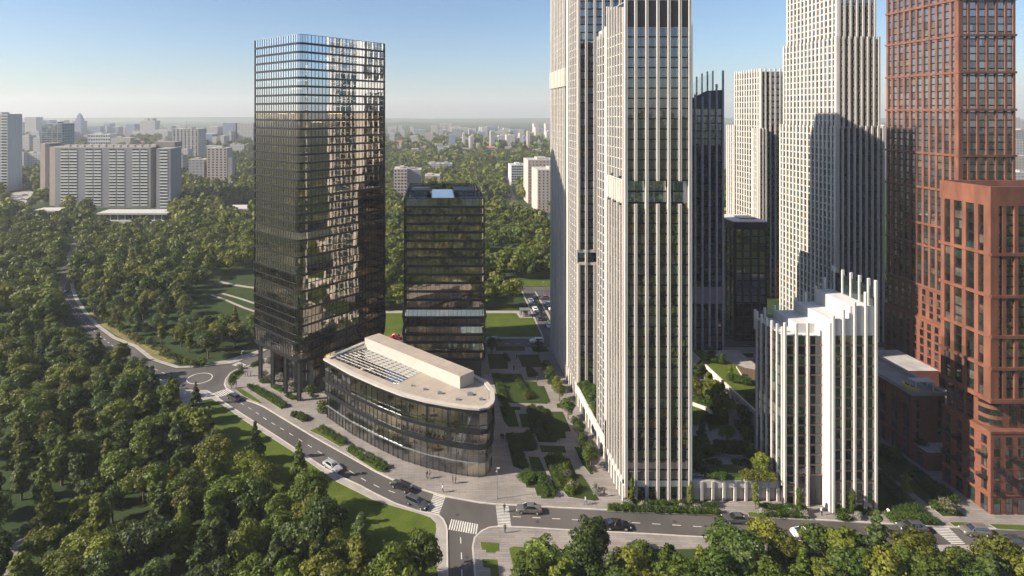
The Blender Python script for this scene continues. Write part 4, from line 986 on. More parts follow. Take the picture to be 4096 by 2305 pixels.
def tower_r1():
    r = random.Random(19)
    B = Building('terracotta_tower', 'very tall terracotta tower with gridded blue windows rising out of the picture', 'tower', loc=(147, 165, 0))
    x0, x1, y0, y1 = 139.5, 154.3, 156, 180.5
    body(B, rect(x0+.1, x1-.1, y0+.1, y1-.1), 16.5, 112, M['redd'])
    corn = [25.7, 37.3, 43.4, 53.7, 63.5, 75.7, 85.6, 95.5, 105]
    body(B, rect(x0-.02, x1, y0, y1), 16.5, 25.5, M['red'], 'lower_wall')
    body(B, rect(x0-.6, x1, y0-.2, y1+.4), .1, 16.5, M['redl'], 'base_wall')
    grid_wall(B, (x0, y1), (x0, y0), 25.7, 112, 11, 1.98, r, corn=corn, pier=.72, mix=[(M['g_blue'], 6), (M['g_dark2'], 2), (M['g_curt'], 1)], split=1)
    grid_wall(B, (x0, y0), (x1, y0), 25.7, 112, 6, 1.98, r, corn=corn, pier=.62, mix=[(M['g_blue'], 4), (M['g_dark2'], 2), (M['g_curt'], 2), (M['g_teal'], 1)], split=2)
    m = MB(); m.box(x0-.35, x0+.9, y0-.35, y0+.9, 25.7, 112, M['red']); B.part(m, 'corner_pier')
    punch(B, (x0-.02, y1), (x0-.02, y0), 17, 25, 10, 4, 1.0, 1.35, r)
    punch(B, (x0-.6, y1), (x0-.6, y0), 4.2, 16, 10, 5, 1.1, 1.6, r)
    m = MB(); m.fbox(frame((x0-.6, y1+.4), (x0-.6, y0))[0], 0, y1-y0, .0, .25, 3.4, 3.8, M['red']); B.part(m, 'cornice')
    punch(B, (x0-.6, y1), (x0-.6, y0), .2, 3.2, 9, 1, 1.3, 2.3, r)
    B.finish(100)
tower_r1()
def tower_r2():
    r = random.Random(20)
    B = Building('terracotta_block', 'terracotta high rise with plain parapet and iron balconies at the right edge', 'apartment block', loc=(112, 115, 0))
    x0, x1, y0, y1 = 103.8, 124, 109.4, 119.8
    zt = 61.2
    body(B, rect(x0+.1, x1, y0+.1, y1), 21, 57.8, M['redd'], top=M['roofg'])
    for (a, b_, c, d) in ((x0-.35, x1, y0-.35, y0+.3), (x0-.35, x0+.3, y0+.3, y1+.2), (x0+.3, x1, y1-.4, y1+.2)):
        m = MB(); m.box(a, b_, c, d, 57.6, zt, M['red']); B.part(m, 'parapet')
    corn = [21.5, 27.4, 33.3, 40.8, 48.6]
    mx = [(M['g_dark2'], 3), (M['g_curt'], 2.2), (M['g_teal'], 1), (M['g_dark'], 2)]
    grid_wall(B, (x0, y1), (x0, y0), 21.5, 57.6, 4, 1.9, r, pier=.85, corn=corn, mix=mx, split=2)
    grid_wall(B, (x0, y0), (x1, y0), 21.5, 57.6, 9, 1.9, r, pier=.72, corn=corn, mix=mx+[(M['g_teal'], 2)], split=2)
    m = MB(); m.box(x0-.4, x0+1.1, y0-.4, y0+1.0, 21.5, 57.6, M['red']); B.part(m, 'corner_pier')
    m = MB(); m.box(x0-.55, x1, y0-.55, y1, 21.0, 21.5, M['red']); B.part(m, 'overhang')
    # set back three storeys with a rounded glazed corner
    c3 = round_poly([(x0+.9, y1), (x0+.9, y0+1.2), (x1, y0+1.2), (x1, y1)], [0, 2.2, 0, 0], 6)
    body(B, c3, 15.3, 21, M['red'], 'upper_wall')
    for k in range(3):
        z = 15.7+k*1.85; m = MB(); q = [p for p in c3 if p[0] < x0+3.4 and p[1] < y0+3.8]; o = inset(c3, -.06)
        for i in range(len(c3)):
            a, b_ = o[i], o[(i+1) % len(c3)]
            if max(a[0], b_[0]) < x0+3.6 and max(a[1], b_[1]) < y0+4.0: m.quad((*a, z+.25), (*b_, z+.25), (*b_, z+1.35), (*a, z+1.35), M['g_dark2'])
        B.part(m, 'curved_window')
    punch(B, (x0+4.2, y0+1.2), (x1, y0+1.2), 15.6, 21, 7, 3, 1.3, 1.25, r, mix=mx)
    punch(B, (x0+.9, y1), (x0+.9, y0+4.2), 15.6, 21, 3, 3, 1.2, 1.3, r, mix=mx)
    # brick base
    body(B, rect(x0, x1, y0, y1), .1, 15.3, M['redl'], 'base_wall', top=M['roofg'])
    m = MB(); m.box(x0-.12, x1, y0-.12, y1, 15.2, 15.6, M['red']); m.box(x0-.1, x1, y0-.1, y1, 3.5, 3.75, M['red']); B.part(m, 'string_course')
    punch(B, (x0, y1), (x0, y0), 4.0, 14.6, 4, 5, 1.0, 1.4, r, mix=mx)
    punch(B, (x0, y0), (x1, y0), 4.0, 14.8, 9, 5, .95, 1.4, r, mix=mx)
    punch(B, (x0, y1), (x0, y0), .2, 3.2, 4, 1, 1.3, 2.6, r); punch(B, (x0, y0), (x1, y0), .2, 3.2, 9, 1, 1.1, 2.6, r)
    def balcony(fr, c, z):
        m = MB(); m.fbox(fr, c-.75, c+.75, .02, .95, z-.1, z, M['dark'])
        for s in (-.72, .72): m.fbox(fr, c+s-.02, c+s+.02, .05, .92, z+.55, z+.6, M['dark'])
        m.fbox(fr, c-.75, c+.75, .9, .93, z+.55, z+.62, M['dark'])
        for i in range(11): m.fbox(fr, c-.74+i*.146, c-.71+i*.146, .9, .93, z, z+.58, M['dark'])
        for i in range(5): m.fbox(fr, c-.74, c-.71, .1+i*.18, .13+i*.18, z, z+.58, M['dark']); m.fbox(fr, c+.71, c+.74, .1+i*.18, .13+i*.18, z, z+.58, M['dark'])
        B.part(m, 'balcony')
    f1, L1 = frame((x0, y1), (x0, y0)); f2, L2 = frame((x0, y0), (x1, y0))
    for i, k in ((0, 1), (0, 3), (1, 1), (1, 3), (2, 0), (2, 2), (3, 1), (3, 3)): balcony(f1, L1*(i+.5)/4, 4.0+10.6*(k+.5)/5-.8)
    for i, k in ((0, 0), (0, 2), (1, 1), (1, 3), (2, 0), (3, 2)): balcony(f2, L2*(i+.5)/9, 4.0+10.8*(k+.5)/5-.8)
    B.finish(100)
tower_r2()
def block_r3():
    r = random.Random(21)
    B = Building('brick_block', 'low dark red brick block with a roof terrace of yellow curved benches and a pergola', 'apartment block', loc=(106, 140, 0))
    x0, x1, y0, y1 = 103.1, 110.2, 126.5, 166
    body(B, rect(x0, x1, y0, y1), .1, 14.0, M['redl'], top=M['path'])
    body(B, rect(x0, x1+1.5, 122.6, 126.4), .1, 4.0, M['redl'], 'annex_wall', top=M['path'])
    for (a, b_, c, d) in ((x0-.1, x0+.3, y0-.1, y1), (x1-.3, x1+.6, y0-.1, y1), (x0+.3, x1-.3, y0-.1, y0+.3)): m = MB(); m.box(a, b_, c, d, 14.0, 14.75, M['path']); B.part(m, 'parapet')
    punch(B, (x0, y1), (x0, y0), 4.3, 13.4, 12, 4, 1.5, 1.6, r); punch(B, (x0, y0), (x1, y0), 4.3, 13.4, 3, 4, .5, 1.5, r, skip=lambda i, k: i == 1)
    punch(B, (x0, y1), (x0, y0), .2, 3.4, 12, 1, 1.2, 2.9, r); punch(B, (x0, 126.4), (x0, 122.6), .2, 3.3, 1, 1, 1.3, 2.6, r)
    m = MB()
    for k, (cx_, cy_, a0, a1, rr) in enumerate(((107.4, 130.5, 2.2, 4.4, 2.2), (108.6, 141, 2.4, 3.6, 5), (106, 155, 2.6, 4.0, 4.5))):
        n = 12
        for i in range(n):
            t0, t1 = a0+(a1-a0)*i/n, a0+(a1-a0)*(i+1)/n
            p = lambda t, q: (cx_+math.cos(t)*q, cy_+math.sin(t)*q)
            m.prism([p(t0, rr), p(t1, rr), p(t1, rr+.45), p(t0, rr+.45)], 14.0, 14.5, M['yellow'])
        B.part(m, 'curved_bench'); m = MB()
        m.prism([p(a0+(a1-a0)*i/8, rr-.1) for i in range(9)], 14.0, 14.25, M['grass']); B.part(m, 'roof_lawn'); m = MB()
    m.box(105.4, 109.6, 128.3, 130.4, 16.0, 16.15, M['white'])
    for x in (105.6, 109.4):
        for y in (128.5, 130.2): m.box(x-.08, x+.08, y-.08, y+.08, 14, 16, M['white'])
    B.part(m, 'pergola')
    m = MB(); m.box(105, 108, 148, 152, 14, 15.6, M['path']); B.part(m, 'stair_head')
    B.finish()
block_r3()
B = Building('brick_pavilion', 'small dark brick annexe at the foot of the tall terracotta tower', 'building', loc=(132, 165, 0))
body(B, rect(127, 136, 158, 172), .1, 5.5, M['redl'], top=M['roofg'])
punch(B, (127, 172), (127, 158), .3, 5, 5, 1, 1.2, 2.6, R)
B = Building('service_building', 'low dark brown service building glimpsed behind the stepped white roof', 'building', loc=(112, 175, 0))
body(B, rect(104, 126, 172, 184), 0, 9.5, mat('brown_cladding', (.10, .055, .05), .7), top=M['roofg'])
punch(B, (104, 184), (104, 172), 2, 8, 4, 2, .8, 1.2, R)
# ------------------------------------------------------------------ town beyond the park
def far_block(name, label, x0, x1, ytop, ybase, m, depth=14, cat='apartment block', group=None, mast=0, roofbox=True, Y=None, win=None, r=R, z0=0):
    """block whose front fills x0..x1, ytop..ybase on the photograph and stands on the ground there"""
    Y = Y or H*F/(ybase-CY); a, b_ = XY(x0, Y), XY(x1, Y); zt = ZZ(ytop, Y)
    B = Building(name, label, cat, group, loc=((a+b_)/2, Y+depth/2, 0))
    body(B, rect(a, b_, Y, Y+depth), z0, zt, m, top=M['roofg'])
    if roofbox:
        k = MB(); w_ = (b_-a); x = a+w_*r.uniform(.15, .5); k.box(x, x+w_*.3, Y+depth*.2, Y+depth*.7, zt, zt+max(1.6, w_*.05), m)
        B.part(k, 'roof_housing')
    if mast: k = MB(); k.tube(((a+b_)/2, Y+4, zt), ((a+b_)/2, Y+4, zt+mast), .7, .15, M['steel'], 6); B.part(k, 'mast')
    if win:
        nx, nz, fw, fh, wm = win; fr, L_ = frame((a, Y), (b_, Y)); fs = zt/nz
        for i in range(nx):
            for k in range(nz):
                s = L_*(i+.5)/nx; z = zt*.03+fs*(k+.5)*.96; B.pane(fr, s-L_/nx*fw/2, s+L_/nx*fw/2, z-fs*fh/2, z+fs*fh/2, pick(wm, r) if isinstance(wm, list) else wm, r, d=.12, tilt=.003)
        fs_ = (b_, Y), (b_, Y+depth)
        B.finish(100)
    return B, Y, zt
# long grey slab
def slab():
    r = random.Random(30); Y = 463; zt = 47.4
    B = Building('slab_block', 'long grey slab apartment block with paired columns of window strips beyond the wood', 'apartment block', loc=(-260, 470, 0))
    X = lambda p: XY(p, Y)
    body(B, rect(X(220), X(602), Y, Y+16), 0, zt, M['slab'], top=M['roofg'])
    X2 = lambda p, d: XY(p, Y+d)
    body(B, rect(X2(198, 9), X2(222, 9), Y+9, Y+26), 0, zt-.2, M['pinkw'], 'left_wing')
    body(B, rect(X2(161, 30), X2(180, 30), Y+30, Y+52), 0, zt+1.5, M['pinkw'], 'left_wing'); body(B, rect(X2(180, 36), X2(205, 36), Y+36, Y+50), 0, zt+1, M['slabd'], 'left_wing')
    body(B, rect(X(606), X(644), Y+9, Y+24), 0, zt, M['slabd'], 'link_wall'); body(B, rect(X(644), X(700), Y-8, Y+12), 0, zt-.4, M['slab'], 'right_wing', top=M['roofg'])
    wm = [(M['g_dark2'], 3), (M['g_blue'], 3), (M['g_curt'], 1)]
    lite = mat('pale_spandrel', (.60, .59, .58), .7)
    cols = [(243,273),(277,308),(342,371),(376,405),(437,463),(469,498),(530,557),(563,590)]
    for k in range(19):
        z = 2+k*2.36
        for c0, c1 in cols:
            m = MB(); fr, L_ = frame((X(c0), Y), (X(c1), Y)); m.fbox(fr, 0, L_, 0, .25, z-.55, z+.45, lite)
            if k < 12: pass
            B.pane(fr, 0, L_, z+.45, z+1.8, pick(wm, r), r, d=.06, tilt=.004)
            if not hasattr(B, 'sp'): B.sp = MB()
            B.sp.add(m.v, m.f, lite)
        m = MB(); fr, L_ = frame((X(659), Y-8), (X(689), Y-8)); m.fbox(fr, 0, L_, 0, .25, z-.55, z+.45, lite); B.sp.add(m.v, m.f, lite); B.pane(fr, 0, L_, z+.45, z+1.8, pick(wm, r), r, d=.06)
    o = B.part(B.sp, 'balcony_front'); o['kind'] = 'stuff'
    for i in range(13):
        x = X(245+i*29); m = MB(); m.box(x, x+4, Y+4, Y+9, zt, zt+1.8, M['cream2']); B.part(m, 'roof_housing')
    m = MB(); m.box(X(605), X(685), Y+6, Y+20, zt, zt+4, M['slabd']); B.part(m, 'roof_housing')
    B.finish(100)
slab()
wd = [(M['g_dark2'], 3), (M['g_dark'], 2)]
far_block('tower_block', 'white tower block with dark window strips cut by the left edge of the picture', -50, 30, 456, 768, M['white'], 20, win=(3, 26, .8, .5, wd))
B, Y, z = far_block('tower_block', 'grey side slab of the tower block at the left edge of the picture', 34, 47, 471, 760, M['slab'], 14, roofbox=False)
far_block('office_tower', 'dark blue striped office tower rising behind the left end of the grey slab', 166, 249, 494, 700, M['far_b'], 24, win=(4, 24, .8, .6, [(M['g_blue'], 2), (M['g_dark'], 2)]))
far_block('apartment_block', 'lower white flats beside the left end of the grey slab', 64, 95, 613, 694, M['far_w'], 14)
far_block('apartment_block', 'lower white flats with dark stair strip touching the grey slab on the left', 96, 160, 613, 692, M['far_w'], 14)
far_block('tower_block', 'pale tower block with green tinted balconies above the lower white flats', 76, 117, 543, 625, M['far_w'], 18)
far_block('tower_block', 'slim pale tower block immediately left of the dark striped office tower', 132, 160, 550, 640, M['far_w'], 14)
far_block('apartment_block', 'small pink flats between trees at the far left', 54, 75, 553, 620, M['far_p'], 12)
far_block('mid_rise_block', 'white mid rise block with a square window grid behind the grey slab roof', 352, 441, 537, 610, M['white'], 26, win=(9, 5, .7, .5, [(M['g_blue'], 1)]))
far_block('mid_rise_block', 'brownish twin mid rise block just right of the white window grid block', 443, 521, 551, 610, M['far_p'], 22)
far_block('apartment_block', 'pink block peeping over the slab roof left of the white window grid block', 327, 350, 543, 600, M['far_p'], 14)
far_block('apartment_tower', 'broad pale apartment tower with vertical bays and a mast right of the grey slab', 689, 793, 516, 650, M['far_w'], 30, mast=12, win=(7, 22, .45, .55, [(M['g_blue'], 1), (M['g_dark2'], 1)]))
far_block('tower_block', 'cream tower block with a square grid of small dark windows beyond the wood', 827, 908, 592, 741, M['pinkw'], 16, win=(5, 14, .42, .42, wd))
far_block('tower_block', 'brown sided wing of the gridded cream tower block', 911, 929, 630, 741, M['slab'], 10, roofbox=False)
far_block('apartment_block', 'tan flats with grey balcony columns left of the gridded cream tower', 754, 817, 638, 741, M['far_g'], 14)
far_block('apartment_block', 'pink flats directly right of the slab end', 700, 730, 621, 718, M['far_p'], 14)
far_block('tower_block', 'slim white tower block above the pink flats right of the slab', 725, 753, 597, 660, M['far_w'], 12)
far_block('apartment_block', 'white block at the foot of distant towers near the glass tower', 944, 975, 579, 620, M['far_w'], 12)
far_block('apartment_block', 'white flats group left of the glass tower edge, nearer of two', 919, 944, 577, 620, M['far_w'], 14)
far_block('apartment_block', 'grey flats touching the left edge of the dark glass tower', 975, 1012, 578, 618, M['far_g'], 14)
far_block('hotel_block', 'pale pink block with dark roof house left of the chamfered office block', 1575, 1628, 676, 797, M['pinkw'], 22, 'building', win=(4, 9, .5, .42, wd))
far_block('hotel_block', 'plain shaded end of the pale pink block', 1629.5, 1685, 680, 790, M['slab'], 20, 'building')  # end of the pink block, its shade put in as a greyer wall colour
far_block('mid_rise_block', 'pinkish twin flats with antennae behind the chamfered office block', 1714, 1760, 655, 702, M['far_p'], 16, mast=4)
far_block('mid_rise_block', 'darker half of the twin flats behind the chamfered office block', 1762, 1810, 655, 702, M['far_g'], 16, mast=4)
far_block('annexe_building', 'small plain pink building just above the chamfered office roof', 1699, 1760, 703, 738, M['pinkw'], 20, 'building')
far_block('mid_rise_block', 'white block with square window grid left of the big beige block', 2045, 2108, 661, 745, M['white'], 24, win=(9, 8, .6, .6, wd))
far_block('big_beige_block', 'big beige block rear wing with dark roof house beside the finned tower', 2112, 2240, 640, 815, M['pinkw'], 24, 'building', win=(9, 14, .3, .35, wd))
far_block('big_beige_block', 'big beige block front wing with two columns of slot windows beside the finned tower', 2150, 2260, 680, 850, M['pinkw'], 26, 'building', win=(7, 14, .3, .4, wd))
far_block('distant_slab', 'pale flats block among trees right of centre skyline', 1973, 2046, 580, 606, M['far_p'], 20)
far_block('distant_slab', 'white flats left of the pale flats among far trees', 1921, 1970, 583, 602, M['far_w'], 20)
for i, (a, b_, t, g_) in enumerate([(1639,1679,545,575),(1693,1738,547,573),(1758,1797,543,571)]):
    far_block('white_tower_block', ['leftmost', 'middle', 'rightmost'][i]+' of three squat white tower blocks on the open plain', a, b_, t, g_, M['far_w'], 30)
# bright blocks right of the towers
for i, (a, b_, t, g_, mm, lb) in enumerate([(4056,4096,560,720,'far_w','white flats at the right edge beyond the terracotta tower'),(4058,4130,625,735,'far_p','tan stepped flats at the right edge below the white flats'),
        (4050,4140,690,760,'far_w','low pale block at the right edge above the terracotta roof'),(3534,3560,545,640,'far_w','white flats glimpsed in the gap left of the tall terracotta tower'),
        (3532,3562,618,720,'slab','grey shed wall glimpsed in the gap left of the tall terracotta tower'),(2893,2912,560,690,'far_w','pale flats glimpsed between the dark finned tower and the cream tower'),
        (4060,4140,520,640,'far_g','hazy grey tower at the right edge of the picture')]):
    far_block('apartment_block', lb, a, b_, t, g_, M[mm], 20)
# low buildings in the park
def pavilion(x0, x1, yt, yb, lab, dep=30, name='park_pavilion', roofm='conc', h=None):
    Y = H*F/(yb-CY); a, b_ = XY(x0, Y), XY(x1, Y); zt = ZZ(yt, Y)
    B = Building(name, lab, 'pavilion', loc=((a+b_)/2, Y+dep/2, 0))
    m = MB(); m.box(a+3, b_-3, Y+2, Y+dep-2, 0, zt-1, M['g_dark']); B.part(m, 'glass_wall')
    m = MB(); m.box(a, b_, Y, Y+dep, zt-1.1, zt, M[roofm]); B.part(m, 'roof')
    m = MB(); m.box(a, b_-2, Y-.5, Y+1, 0, zt*.28, M['white']); B.part(m, 'base_wall')
    for i in range(9):
        x = a+4+(b_-a-8)*i/8; m = MB(); m.box(x-.3, x+.3, Y+.9, Y+1.6, 0, zt-1.1, M['cream2']); B.part(m, 'column')
pavilion(385, 668, 853, 893, 'long low glass pavilion with a floating white roof in the park', 16)
pavilion(125, 262, 843, 870, 'low white roofed pavilion half hidden by trees below the grey slab', 14)
pavilion(885, 1030, 835, 858, 'low flat white building against the left side of the glass tower', 18)
pavilion(2150, 2230, 1010, 1030, 'small grey roofed building against the finned tower edge above the side street', 22)
pavilion(1848, 1942, 722, 740, 'long low roofed hall behind the chamfered office block', 40, 'low_hall')
far_block('low_hall', 'pale blue roofed hall among the far trees', 1810, 1860, 690, 702, M['far_w'], 30, 'hall', roofbox=False)
# small shelter by the side street
B = Building('bus_shelter', 'small grey kiosk shelter by the corner of the bright lawn', 'shelter', loc=(33.5, 216, 0))
m = MB(); m.box(31.8, 35.6, 214.6, 217.6, 2.5, 2.7, M['steel']); B.part(m, 'roof')
for x in (32, 35.3):
    for y in (214.8, 217.3): m = MB(); m.box(x-.08, x+.08, y-.08, y+.08, .1, 2.5, M['steel']); B.part(m, 'post')
m = MB(); m.box(32.3, 35.0, 217.0, 217.2, .1, 2.4, M['g_dark2']); B.part(m, 'back_panel')
m = MB(); m.box(32.6, 34.2, 215.2, 216.2, .1, 2.0, M['cream2']); B.part(m, 'kiosk_body')
# hazy skyline towers
SK = [(98,144,469,556),(70,93,488,556),(144,158,486,552),(50,66,508,556),(167,201,481,550),(240,255,482,545),(255,282,496,550),(290,324,484,552),(325,401,505,548),(405,413,500,540),(415,440,494,545),(440,472,508,550),
      (472,502,508,548),(505,538,496,552),(541,556,501,548),(560,620,483,556),(578,592,473,540),(598,610,474,540),(620,668,520,560),(669,686,505,560),(805,850,536,600),(827,870,507,590),(870,885,514,560),(891,942,492,590),
      (949,1012,493,590),(850,866,546,600),(880,896,543,600),(1552,1570,508,535),(1572,1585,504,535),(1594,1607,502,535),(1641,1654,508,536),(1655,1700,518,540),(1720,1746,504,546),(1750,1765,509,545),(1762,1784,495,545),(1789,1807,495,545),
      (1808,1818,513,545),(1819,1837,511,546),(1840,1853,512,546),(1876,1904,515,548),(1916,1945,521,550),(1948,1981,506,550),(1990,2015,519,550),(2015,2035,514,550),(2040,2068,519,552),(2068,2096,519,552),(2115,2134,529,552),(2136,2155,495,552),
      (2156,2175,526,552),(2183,2201,495,545),(2895,2910,505,560),(3536,3552,500,560),(4062,4080,470,560),(4082,4096,485,560)]
r = random.Random(77)
for i, (a, b_, t, g_) in enumerate(SK):
    side = 'left half' if a < 1030 else 'middle' if a < 2300 else 'right part'
    h_ = 'tall' if t < 496 else 'medium high' if t < 510 else 'low'
    wd_ = 'slim' if b_-a < 18 else 'broad' if b_-a > 40 else 'square'
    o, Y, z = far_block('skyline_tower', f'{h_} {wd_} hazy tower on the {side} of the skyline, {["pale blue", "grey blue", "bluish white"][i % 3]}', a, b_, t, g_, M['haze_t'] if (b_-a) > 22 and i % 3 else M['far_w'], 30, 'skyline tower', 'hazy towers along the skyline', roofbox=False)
for i in range(135):
    px = r.choice((r.uniform(0, 1010), r.uniform(0, 1010), r.uniform(1545, 2205))); wd_ = r.uniform(8, 34); far_ = r.random() < .6
    t = r.uniform(503, 530) if far_ else r.uniform(522, 556); g_ = r.uniform(536, 556) if far_ else r.uniform(572, 606)
    if 330 < px < 640 and not far_: continue
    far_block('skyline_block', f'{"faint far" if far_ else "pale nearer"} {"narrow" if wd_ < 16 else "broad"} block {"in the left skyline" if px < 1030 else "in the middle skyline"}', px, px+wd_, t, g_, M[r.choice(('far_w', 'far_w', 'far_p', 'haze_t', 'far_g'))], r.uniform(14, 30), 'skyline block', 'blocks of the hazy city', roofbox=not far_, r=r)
Y = 75*F/(552-CY); x = XY(307, Y); B = Building('spired_tower', 'hazy stepped tower with a tall spire on the left skyline', 'tower', loc=(x, Y+15, 0))
for i, (w_, a, b_) in enumerate(((8, 484, 474), (5.5, 474, 462), (3, 462, 455))):
    s = w_; m = MB(); m.box(x-s, x+s, Y+15-s, Y+15+s, ZZ(a, Y)-.5, ZZ(b_, Y), M['haze_t']); B.part(m, 'tier')
m = MB(); m.tube((x, Y+15, ZZ(456, Y)), (x, Y+15, ZZ(447, Y)), 1.2, .2, M['haze_t'], 6); B.part(m, 'spire')
# scattered small houses: each its own object
HP = []
for i in range(230):
    py = 545+abs(r.gauss(0, 1))*55+r.random()*30
    px = r.choice((r.uniform(1550, 2200), r.uniform(1550, 2200), r.uniform(480, 1012), r.uniform(0, 1012), r.uniform(3530, 3562)))
    if py > 640 and not (1560 < px < 2200 and py < 740): py = r.uniform(552, 610)
    Y = H*F/(py-CY)
    w_ = r.uniform(10, 30) if Y > 1000 else r.uniform(8, 14); hh = r.uniform(5, 14) if Y > 1000 else r.uniform(4, 7)
    X = XY(px, Y); m = MB(); wm = M[r.choice(('far_w', 'far_p', 'far_w', 'far_g'))]; d = r.uniform(8, 14)
    m.box(-w_/2, w_/2, 0, d, 0, hh, wm)
    red = r.random() < .2
    if Y < 1300 and red: m.add([(-w_/2-.4, -.4, hh), (w_/2+.4, -.4, hh), (w_/2+.4, d+.4, hh), (-w_/2-.4, d+.4, hh), (-w_/2, d/2, hh+3), (w_/2, d/2, hh+3)], [(0, 1, 5, 4), (2, 3, 4, 5), (1, 2, 5), (3, 0, 4)], M['roofr'])
    else: m.box(-w_/2+1, w_/2-1, 1, d-1, hh, hh+.6, M['roofg'])
    o = m.build('distant_house', loc=(X, Y, 0)); tag(o, 'small pale flat roofed house on the far plain' if not (Y < 1300 and red) else 'small house with a red tiled roof among far trees', 'house', 'small pale houses on the far plain' if not (Y < 1300 and red) else 'red roofed houses among the far trees')
# low hills on the horizon; the last, unseen behind the camera, is added to darken reflections
k = MB(); n = 60
for (y0_, x0_, x1_, hmax, sd) in ((3400, -600, 40, 22, 1), (5200, -6000, 6000, 40, 2), (1900, 20, 700, 7, 3), (-1420, -1500, 1500, 92, 5)):
    rr = random.Random(sd); ph = [rr.random()*6 for _ in range(4)]; P = []
    for i in range(n+1):
        t = i/n; x = x0_+(x1_-x0_)*t; hh = hmax*(math.sin(math.pi*min(1, max(0, t)))**.4)*(.7+.15*math.sin(t*9+ph[0])+.12*math.sin(t*23+ph[1])); P.append((x, hh))
    for i in range(n):
        (xa, ha), (xb, hb) = P[i], P[i+1]
        k.quad((xa, y0_, -.5), (xb, y0_, -.5), (xb, y0_+150, hb), (xa, y0_+150, ha), M['ground']); k.quad((xa, y0_+150, ha), (xb, y0_+150, hb), (xb, y0_+500, -.5), (xa, y0_+500, -.5), M['ground'])
k.build('hills_and_added_ridge')['kind'] = 'structure'
# ------------------------------------------------------------------ vegetation
def leaf_arrays(lobes, n, size, rng, flat=.55):
    """n leaf clumps on the shells of the lobes: (quads verts, tone)"""
    L_ = np.array(lobes, float); wt = L_[:, 3]**2; wt /= wt.sum()
    idx = rng.choice(len(L_), n, p=wt); d = rng.normal(size=(n, 3)); d /= np.linalg.norm(d, axis=1)[:, None]
    d[:, 2] = np.where(rng.random(n) < .55, np.abs(d[:, 2]), d[:, 2])
    rad = rng.uniform(.72, 1.08, n)
    bump = 1+.16*np.sin(d[:, 0]*7+idx)*np.cos(d[:, 1]*6+idx*2)
    c = L_[idx, :3]+d*(L_[idx, 3]*rad*bump)[:, None]*np.array([1, 1, .82])
    nrm = d+rng.normal(size=(n, 3))*flat; nrm /= np.linalg.norm(nrm, axis=1)[:, None]
    a = np.cross(nrm, rng.normal(size=(n, 3))); a /= np.linalg.norm(a, axis=1)[:, None]; b = np.cross(nrm, a)
    s = size*rng.uniform(.6, 1.3, n)[:, None]
    q = np.stack([c+a*s, c+b*s*.75, c-a*s, c-b*s*.75], 1)
    lt = rng.random(len(L_)); tone = np.clip(.25+.5*lt[idx]+rng.normal(size=n)*.16, 0, 1)
    return q, tone
def mesh_from_quads(name, q, tone, m, tint=None):
    n = len(q); me = bpy.data.meshes.new(name)
    me.vertices.add(n*4); me.vertices.foreach_set('co', q.reshape(-1).astype(np.float32))
    me.loops.add(n*4); me.loops.foreach_set('vertex_index', np.arange(n*4, dtype=np.int32))
    me.polygons.add(n); me.polygons.foreach_set('loop_start', np.arange(0, n*4, 4, dtype=np.int32))
    at = me.attributes.new('tone', 'FLOAT', 'FACE'); at.data.foreach_set('value', tone.astype(np.float32))
    if tint is not None:
        t2 = me.attributes.new('tint', 'FLOAT', 'FACE'); t2.data.foreach_set('value', tint.astype(np.float32))
    me.materials.append(m); me.update(calc_edges=True); me.validate()
    return me
def make_lobes(kind, rng, h=1.0):
    """crown lobes for a tree of height 10 m"""
    L_ = []
    if kind == 'round':
        for i in range(16):
            a = rng.uniform(0, 6.28); z = rng.uniform(3.2, 8.2); rr = 2.6*math.sqrt(max(.05, 1-((z-5.4)/3.6)**2))*rng.uniform(.5, 1); L_.append((math.cos(a)*rr, math.sin(a)*rr, z, rng.uniform(1.0, 1.75)))
        L_.append((0, 0, 5.6, 2.5)); L_.append((0, 0, 8.2, 1.5))
    elif kind == 'spread':
        for i in range(20):
            a = rng.uniform(0, 6.28); z = rng.uniform(3.6, 7.6); rr = rng.uniform(.6, 3.6)*(1-.35*abs(z-5.6)/2.4); L_.append((math.cos(a)*rr, math.sin(a)*rr, z, rng.uniform(.8, 1.55)))
        L_.append((.3, 0, 5.6, 2.2))
    elif kind == 'tall':
        for i in range(18):
            z = rng.uniform(2.0, 9.0); rr = 1.75*math.sqrt(max(.05, 1-((z-4.8)/4.9)**2))*rng.uniform(.3, 1); a = rng.uniform(0, 6.28); L_.append((math.cos(a)*rr, math.sin(a)*rr, z, rng.uniform(.7, 1.2)*(1.15-.05*z)))
        L_.append((0, 0, 4, 1.5)); L_.append((0, 0, 6.5, 1.2)); L_.append((0, 0, 9.2, .6))
    else:                                                   # cone
        for i in range(26):
            z = 1.4+8.2*(i/26); rr = 2.5*(1-z/10.4)*rng.uniform(.5, 1); a = i*2.4; L_.append((math.cos(a)*rr, math.sin(a)*rr, z, max(.35, 1.25*(1-z/11)*rng.uniform(.7, 1.2))))
        L_.append((0, 0, 3.5, 1.5)); L_.append((0, 0, 6, 1.0)); L_.append((0, 0, 9.4, .4))
    return L_
LEAFM = {'dark green': 'f_dark', 'mid green': 'f_mid', 'olive': 'f_oliv', 'yellow green': 'f_yel', 'golden yellow': 'f_gold', 'blue green': 'f_blue'}
CROWN = {}
for ki, kind in enumerate(('round', 'spread', 'tall', 'cone')):
    for v in range(3 if kind != 'cone' else 2):
        rng = np.random.default_rng(100+ki*10+v); lb = make_lobes(kind, rng)
        q, t = leaf_arrays(lb, 3800, .23, rng, .42)
        for cn, mn in LEAFM.items():
            me = mesh_from_quads('crown', q, t, M[mn]); CROWN[kind, v, cn] = me
